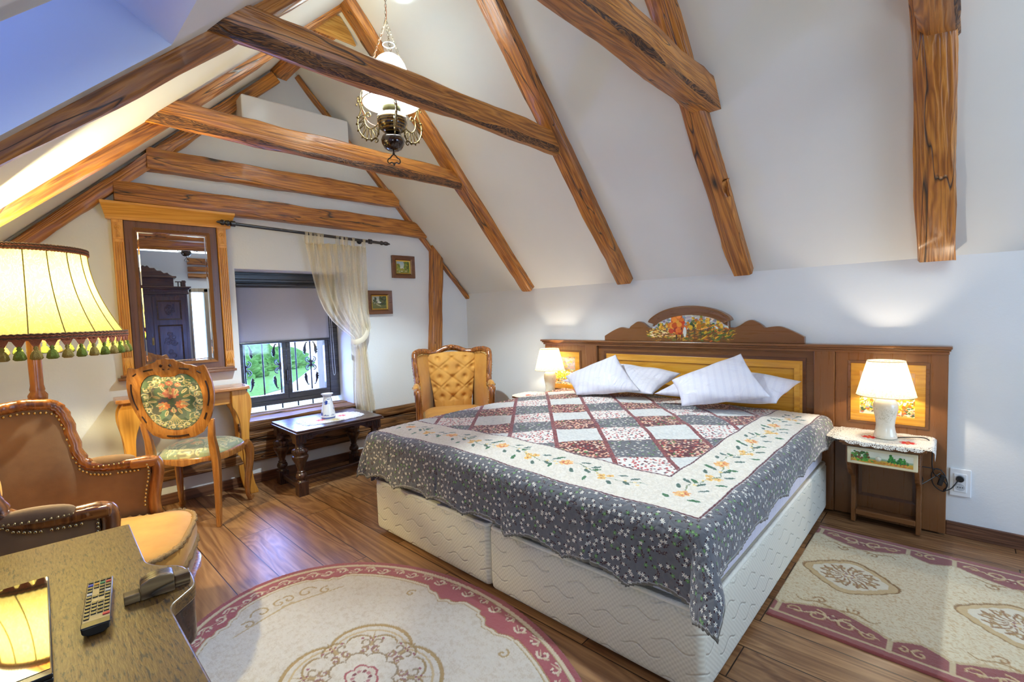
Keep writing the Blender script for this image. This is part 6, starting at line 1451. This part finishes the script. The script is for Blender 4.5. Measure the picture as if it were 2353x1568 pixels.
def filigree(a0):
    m = MB(); ca, sa = math.cos(a0), math.sin(a0)
    def P(r, z, o=0): return (r*ca-o*sa, r*sa+o*ca, z)
    outer = smoothpath([P(.085, 2.455), P(.10, 2.40), P(.14, 2.385), (P(.185, 2.40)), P(.218, 2.45), P(.222, 2.51), P(.200, 2.56), P(.205, 2.60), P(.195, 2.635)], 8); m.tube(outer, .0045, 6)
    inner = smoothpath([P(.09, 2.475), P(.115, 2.455), P(.145, 2.45), P(.17, 2.475), P(.178, 2.51), P(.172, 2.54), P(.185, 2.565), P(.195, 2.60)], 8); m.tube(inner, .0038, 6)
    for k in range(1, 9):
        f = k/9; a = outer[int(f*(len(outer)-1)*.75)]; b = inner[int(f*(len(inner)-1)*.7)]; m.tube([a, b], .0026, 5); m.ell(a, (.0075, .0075, .0075), 6, 5)
        c2 = inner[min(len(inner)-1, int((f+.12)*(len(inner)-1)*.7))]; m.tube([a, c2], .0026, 5)
        d_ = Vector(a)-Vector(b); m.ell(Vector(a)+d_.normalized()*.008, (.005, .005, .006), 6, 5)
    for (r, z, R0) in ((.150, 2.53, .020), (.11, 2.375, .022), (.19, 2.60, .016), (.205, 2.635, .014)):
        m.tube([P(r+R0*(1-i/20)*math.cos(i*.42), z+R0*(1-i/20)*math.sin(i*.42)) for i in range(17)], .0034, 6)
    m.ell(P(.215, 2.62), (.008, .008, .012), 6, 5); m.ell(P(.225, 2.60), (.006, .006, .008), 6, 5)
    return m
base_a = math.atan2(-CHY, -CHX)+.12
for k in range(3): obj('scroll_arm', filigree(base_a+k*2*PI/3), FIL, cd, 60)
def chain(p0, p1, par, L=.024, w=.0055, r=.0013):
    p0, p1 = Vector(p0), Vector(p1); n = max(1, int((p1-p0).length/(L*.78))); d = (p1-p0).normalized(); a = d.orthogonal().normalized(); b = d.cross(a); m = MB()
    for k in range(n):
        c = p0.lerp(p1, (k+.5)/n); s_ = a if k % 2 else b
        m.tube([c+d*(L/2-w)*math.copysign(1, math.cos(q)) * (1 if abs(math.cos(q)) > .01 else 0)+d*w*math.cos(q)+s_*w*math.sin(q) for q in np.linspace(.2, 2*PI+.2, 12, endpoint=False)], r, 5, loop=True)
    return obj('chain', m, plain('steel_chain', '#6f6250', .35, .9) if 'steel_chain' not in bpy.data.materials else bpy.data.materials['steel_chain'], par, 60)
J = (-.012, 0, 3.06)
chain((0.0, 0, 3.42), J, cd)
for k in range(3):
    a = base_a+k*2*PI/3; chain(J, (.20*math.cos(a), .20*math.sin(a), 2.64), cd)
obj('cord', MB().tube(smoothpath([(.004, .003, 3.42), (-.008, .004, 3.2), J, (.19*math.cos(base_a+2*PI/3*2)*.5, .19*math.sin(base_a+4*PI/3)*.5, 2.87), (.19*math.cos(base_a+4*PI/3), .19*math.sin(base_a+4*PI/3), 2.62), (.16*math.cos(base_a+4*PI/3), .16*math.sin(base_a+4*PI/3), 2.50), (.09*math.cos(base_a+4*PI/3), .09*math.sin(base_a+4*PI/3), 2.455)], 8), .002, 6), plain('orange_flex', '#b5673c', .5), cd)
obj('ceiling_hook', MB().tube([(0, 0, 3.46), (0, 0, 3.42)], .004, 6), DKBZ, cd)

cd2 = copy_tree(cd); cd2.location = (1.36, -.42, .03); cd2['label'] = 'second brass chandelier hanging farther back, seen only small in the mirror'
# ================================================================ desk with its things
t = NT('varnished_oak_desk'); c = t.coord(); n1 = t.noise(t.map(c, (1, .22, 1)), 16, 4, .6, 1.2); rg_ = t.math('FRACT', t.math('MULTIPLY', n1, 9.0)); pores = t.noise(t.map(c, (1, .14, 1)), 260, 3, .6)
f = t.math('ADD', t.math('MULTIPLY', rg_, .18), t.math('MULTIPLY', pores, .9)); t.out(t.ramp(f, [(.38, L3('#251608')), (.46, L3('#6a4a1c')), (.75, L3('#86662a'))]), t.ramp(pores, [(.3, .45), (.6, .30)]), Coat_Weight=.6, Coat_Roughness=.3); t.bump(f, .25, .004); DESKM = t.mat
dk = empty('desk', (0, 1.1, 0), 0, 'varnished oak desk with a scalloped front edge in the lower left corner', 'desk')
E_ = [(.190, 1.675), (.184, 1.50), (.181, 1.40), (.182, 1.365), (.200, 1.325), (.226, 1.295), (.238, 1.255), (.238, 1.205), (.230, 1.165), (.205, 1.138), (.185, 1.118), (.178, 1.095), (.177, .98), (.176, .70), (.176, .30)]
Es = sp2(E_[2:12], 5); Es = [E_[0], E_[1]]+Es+E_[12:]
poly = [(a, b-1.1) for a, b in Es]+[(-.62, .30-1.1), (-.62, 1.735-1.1)]
obj('desktop', MB().prism(poly, .722, .75, 'xy'), DESKM, dk, 40, bevel=.004, segs=3)
ap = [(a-.003, b-1.1) for a, b in sp2(E_[3:11], 5)]+[(.13, 1.118-1.1), (.13, 1.365-1.1)]
obj('scalloped_apron', MB().prism(ap, .635, .722, 'xy'), OAKDK['x'], dk, 40, bevel=.003)
obj('carcass', MB().b2((-.60, -.78, .08), (.125, .56, .722)), OAKDK['z'], dk, 0, bevel=.004)
for y0, y1 in ((-.78, -.34), (-.33, .10), (.11, .55)):
    d_ = obj('drawer', MB().b2((.12, y0+.01, .46), (.14, y1-.01, .70)), OAKDK['y'], dk, 0, bevel=.004); obj('knob', MB().ell((.15, (y0+y1)/2, .58), (.014, .014, .014)), BRASS, d_)
for x in (-.56, .05):
    for y in (-.74, .52): obj('leg', MB().b2((x-.03, y-.03, 0), (x+.03, y+.03, .08)), OAKDK['z'], dk, 0, bevel=.004)
# stepped wooden block
bt = wood('worn_dark_block', '#8a7452', '#4e3826', '#1c110b', 'x', 5, .3, .4, 1.0, bump=.2)
wb = empty('wooden_block', (.172, 1.195, .7515), R(-6), 'small stepped block of dark worn wood lying by the scalloped desk edge', 'block')
top = [(-.028, 0), (.028, 0), (.028, .034), (.022, .038), (.005, .0405), (-.012, .0385), (-.024, .033), (-.028, .029)]
obj('raised_middle', MB().prism(top, -.022, .014, 'xz'), bt, wb, 40, bevel=.002)
obj('tenon', MB().b2((-.054, -.020, 0), (-.0285, .004, .017)), bt, wb, 0, bevel=.0015); obj('tenon', MB().b2((.0285, -.010, 0), (.056, .012, .024)), bt, wb, 0, bevel=.0015)
# remote control
rc = empty('remote_control', (.0815, 1.212, .7515), R(-7.5), 'black television remote with silver keypad face lying on the desk', 'remote control')
RB = plain('black_plastic', '#0d0d0f', .3, coat=.3); RS = plain('silver_face', '#9a927c', .35, .6)
m = MB().loft([[(a*.0205, y, .0165), (a*.0195, y, .006), (a*.010, y, .001), (-a*.010, y, .001), (-a*.0195, y, .006), (-a*.0205, y, .0165)] for a, y in ((.92, -.101), (1, -.097), (1, .098), (.95, .101))]); obj('body', m, RB, rc, 40, bevel=.001)
obj('faceplate', MB().b2((-.0192, -.080, .0165), (.0192, .098, .0175)), RS, rc, 0, bevel=.0004)
obj('end_cap', MB().b2((-.0205, -.1005, .0155), (.0205, -.081, .0182)), RB, rc, 0, bevel=.001)
keyc = {'k': RB, 'r': plain('red_key', '#c0202c', .35), 'g': plain('green_key', '#2a7a4a', .4), 'o': plain('orange_key', '#c98a2a', .4), 'b': plain('blue_key', '#2a3a9a', .4), 'w': plain('pale_key', '#b8b4a8', .4)}
rowsk = ['kkkk', 'bogr', 'kkkk', 'k.kk', 'w.kw', 'kkkk', 'k..k', 'kkkk', 'kkkk', 'kkkk', 'kkkk', 'k..r']
for i, row in enumerate(rowsk):
    for j, ch_ in enumerate(row):
        if ch_ == '.': continue
        w_ = .0040 if not (i == 11 and ch_ == 'r') else .0052
        obj('button', MB().b2((-.0140+j*.0093-w_, .090-i*.0142-.0042, .0172), (-.0140+j*.0093+w_, .090-i*.0142+.0042, .0192)), keyc[ch_], rc, 0, bevel=.0006)
# glossy closed laptop
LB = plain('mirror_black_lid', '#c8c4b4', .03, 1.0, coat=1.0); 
lp_ = empty('laptop', (-.135, 1.222, .7515), R(-1.5), 'closed glossy black laptop on the desk, its lid mirroring the yellow lampshade', 'laptop')
obj('base', MB().b2((-.15, -.205, 0), (.15, .205, .008)), RB, lp_, 0, bevel=.002)
obj('lid', MB().b2((-.15, -.205, .008), (.15, .205, .015)), RB, lp_, 0, bevel=.0015)
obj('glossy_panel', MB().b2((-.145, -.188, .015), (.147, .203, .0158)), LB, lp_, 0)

# ================================================================ things seen in the mirror: wardrobe, doorway, short beams
wd = empty('wardrobe', (.88, -1.42, 0), PI, 'dark carved oak wardrobe with scrolled pediment, seen in the mirror', 'wardrobe')
DK = OAKDK
obj('body', MB().b2((-.53, -.20, .06), (.53, .22, 1.80)), DK['z'], wd, 0, bevel=.003)
obj('plinth', MB().b2((-.56, -.235, 0), (.56, .23, .12)), DK['x'], wd, 0, bevel=.006)
m = MB()
for z0, z1, o in ((1.80, 1.83, .02), (1.83, 1.875, .012), (1.875, 1.90, .035), (1.90, 1.925, .055)): m.b2((-.53-o, -.20-o-.02, z0), (.53+o, .22, z1))
cn = obj('cornice', m, DK['x'], wd, 0, bevel=.004)
obj('dentils', (lambda m: [m.b2((-.53+k*.036, -.238, 1.835), (-.53+k*.036+.018, -.21, 1.872)) for k in range(30)] and m)(MB()), DK['x'], cn, 0)
for s in (-1, 1):
    d_ = obj('door', MB().b2((s*.27-.215, -.222, .16), (s*.27+.215, -.20, 1.76)), DK['z'], wd, 0, bevel=.003)
    for z0, z1 in ((.22, .62), (.68, 1.30), (1.38, 1.70)):
        obj('panel_moulding', frame(s*.27-.165, s*.27+.165, z0, z1, .022, .014, .004, -.222), DK['x'], d_, 30)
        m = MB().b2((s*.27-.11, -.230, z0+.055), (s*.27+.11, -.222, z1-.055))
        cz = (z0+z1)/2
        rg2 = np.random.default_rng(int(z0*100))
        for q in range(10 if z1-z0 > .5 else 6):
            cx, c_z = s*.27+rg2.uniform(-.05, .05), rg2.uniform(z0+.11, z1-.11); R0 = .045
            m.tube([(cx+R0*(1-i/24)*math.cos(i*.45+q), -.234, c_z+R0*(1-i/24)*math.sin(i*.45+q)) for i in range(20)], [.009-.0003*i for i in range(20)], 6)
        obj('carved_panel', m, DK['z'], d_, 50)
obj('key_plate', MB().b2((-.045, -.226, .98), (-.02, -.221, 1.10)).tube([(-.032, -.226, 1.05), (-.032, -.245, 1.05), (-.032, -.245, .99)], .005, 6), BRASS, wd, 0)
m = MB().b2((-.36, -.16, 1.925), (.36, .12, 2.07)).b2((-.40, -.20, 2.07), (.40, .14, 2.10))
at_ = obj('attic', m, DK['x'], wd, 0, bevel=.004)
pts = [(-.36, 2.10), (-.31, 2.13), (-.29, 2.16), (-.24, 2.15), (-.20, 2.19), (-.15, 2.19), (-.12, 2.23), (-.06, 2.23), (-.03, 2.27), (0, 2.25), (.03, 2.27), (.06, 2.23), (.12, 2.23), (.15, 2.19), (.20, 2.19), (.24, 2.15), (.29, 2.16), (.31, 2.13), (.36, 2.10)]
obj('pediment', MB().prism(pts, -.15, -.11, 'xz'), DK['x'], wd, 30, bevel=.004)
for s in (-1, 1):
    obj('gallery_rail', MB().b2((s*.38, -.17, 2.0), (s*.53, -.14, 2.015)).b2((s*.50-.02, -.18, 1.925), (s*.50+.03, -.13, 2.03)).tube([(s*.42, -.155, 1.925), (s*.42, -.155, 2.0)], .009, 8).tube([(s*.46, -.155, 1.925), (s*.46, -.155, 2.0)], .009, 8), DK['z'], wd, 0)
PALE = wood('pale_door_frame', '#c2b092', '#a9977a', '#85745a', 'z', 4, .4, .2)
m = MB().b2((1.50, -2.0, 0), (1.53, -1.84, 1.93)).b2((1.72, -2.0, 0), (1.81, -1.84, 1.93)).b2((1.50, -2.0, 1.87), (1.81, -1.84, 1.94)); obj('door_1', m, PALE, smooth=0, bevel=.004, kind='structure')
m = MB().b2((1.50, -1.98, 1.94), (1.86, -1.86, 3.1)).b2((1.81, -1.98, 0), (1.86, -1.86, 1.94)); obj('wall_partition', m, WALL, smooth=0, kind='structure')
for k, (z0, z1) in enumerate(((2.12, 2.20), (2.235, 2.32), (2.355, 2.47))):
    hewn('wall_beam', (1.50, -1.83, (z0+z1)/2), (1.90, -1.83, (z0+z1)/2), .06, z1-z0, (0, 0, 1), ['lowest', 'middle', 'topmost'][k]+' of the three short beams above the doorway, seen in the mirror', seed=50+k)
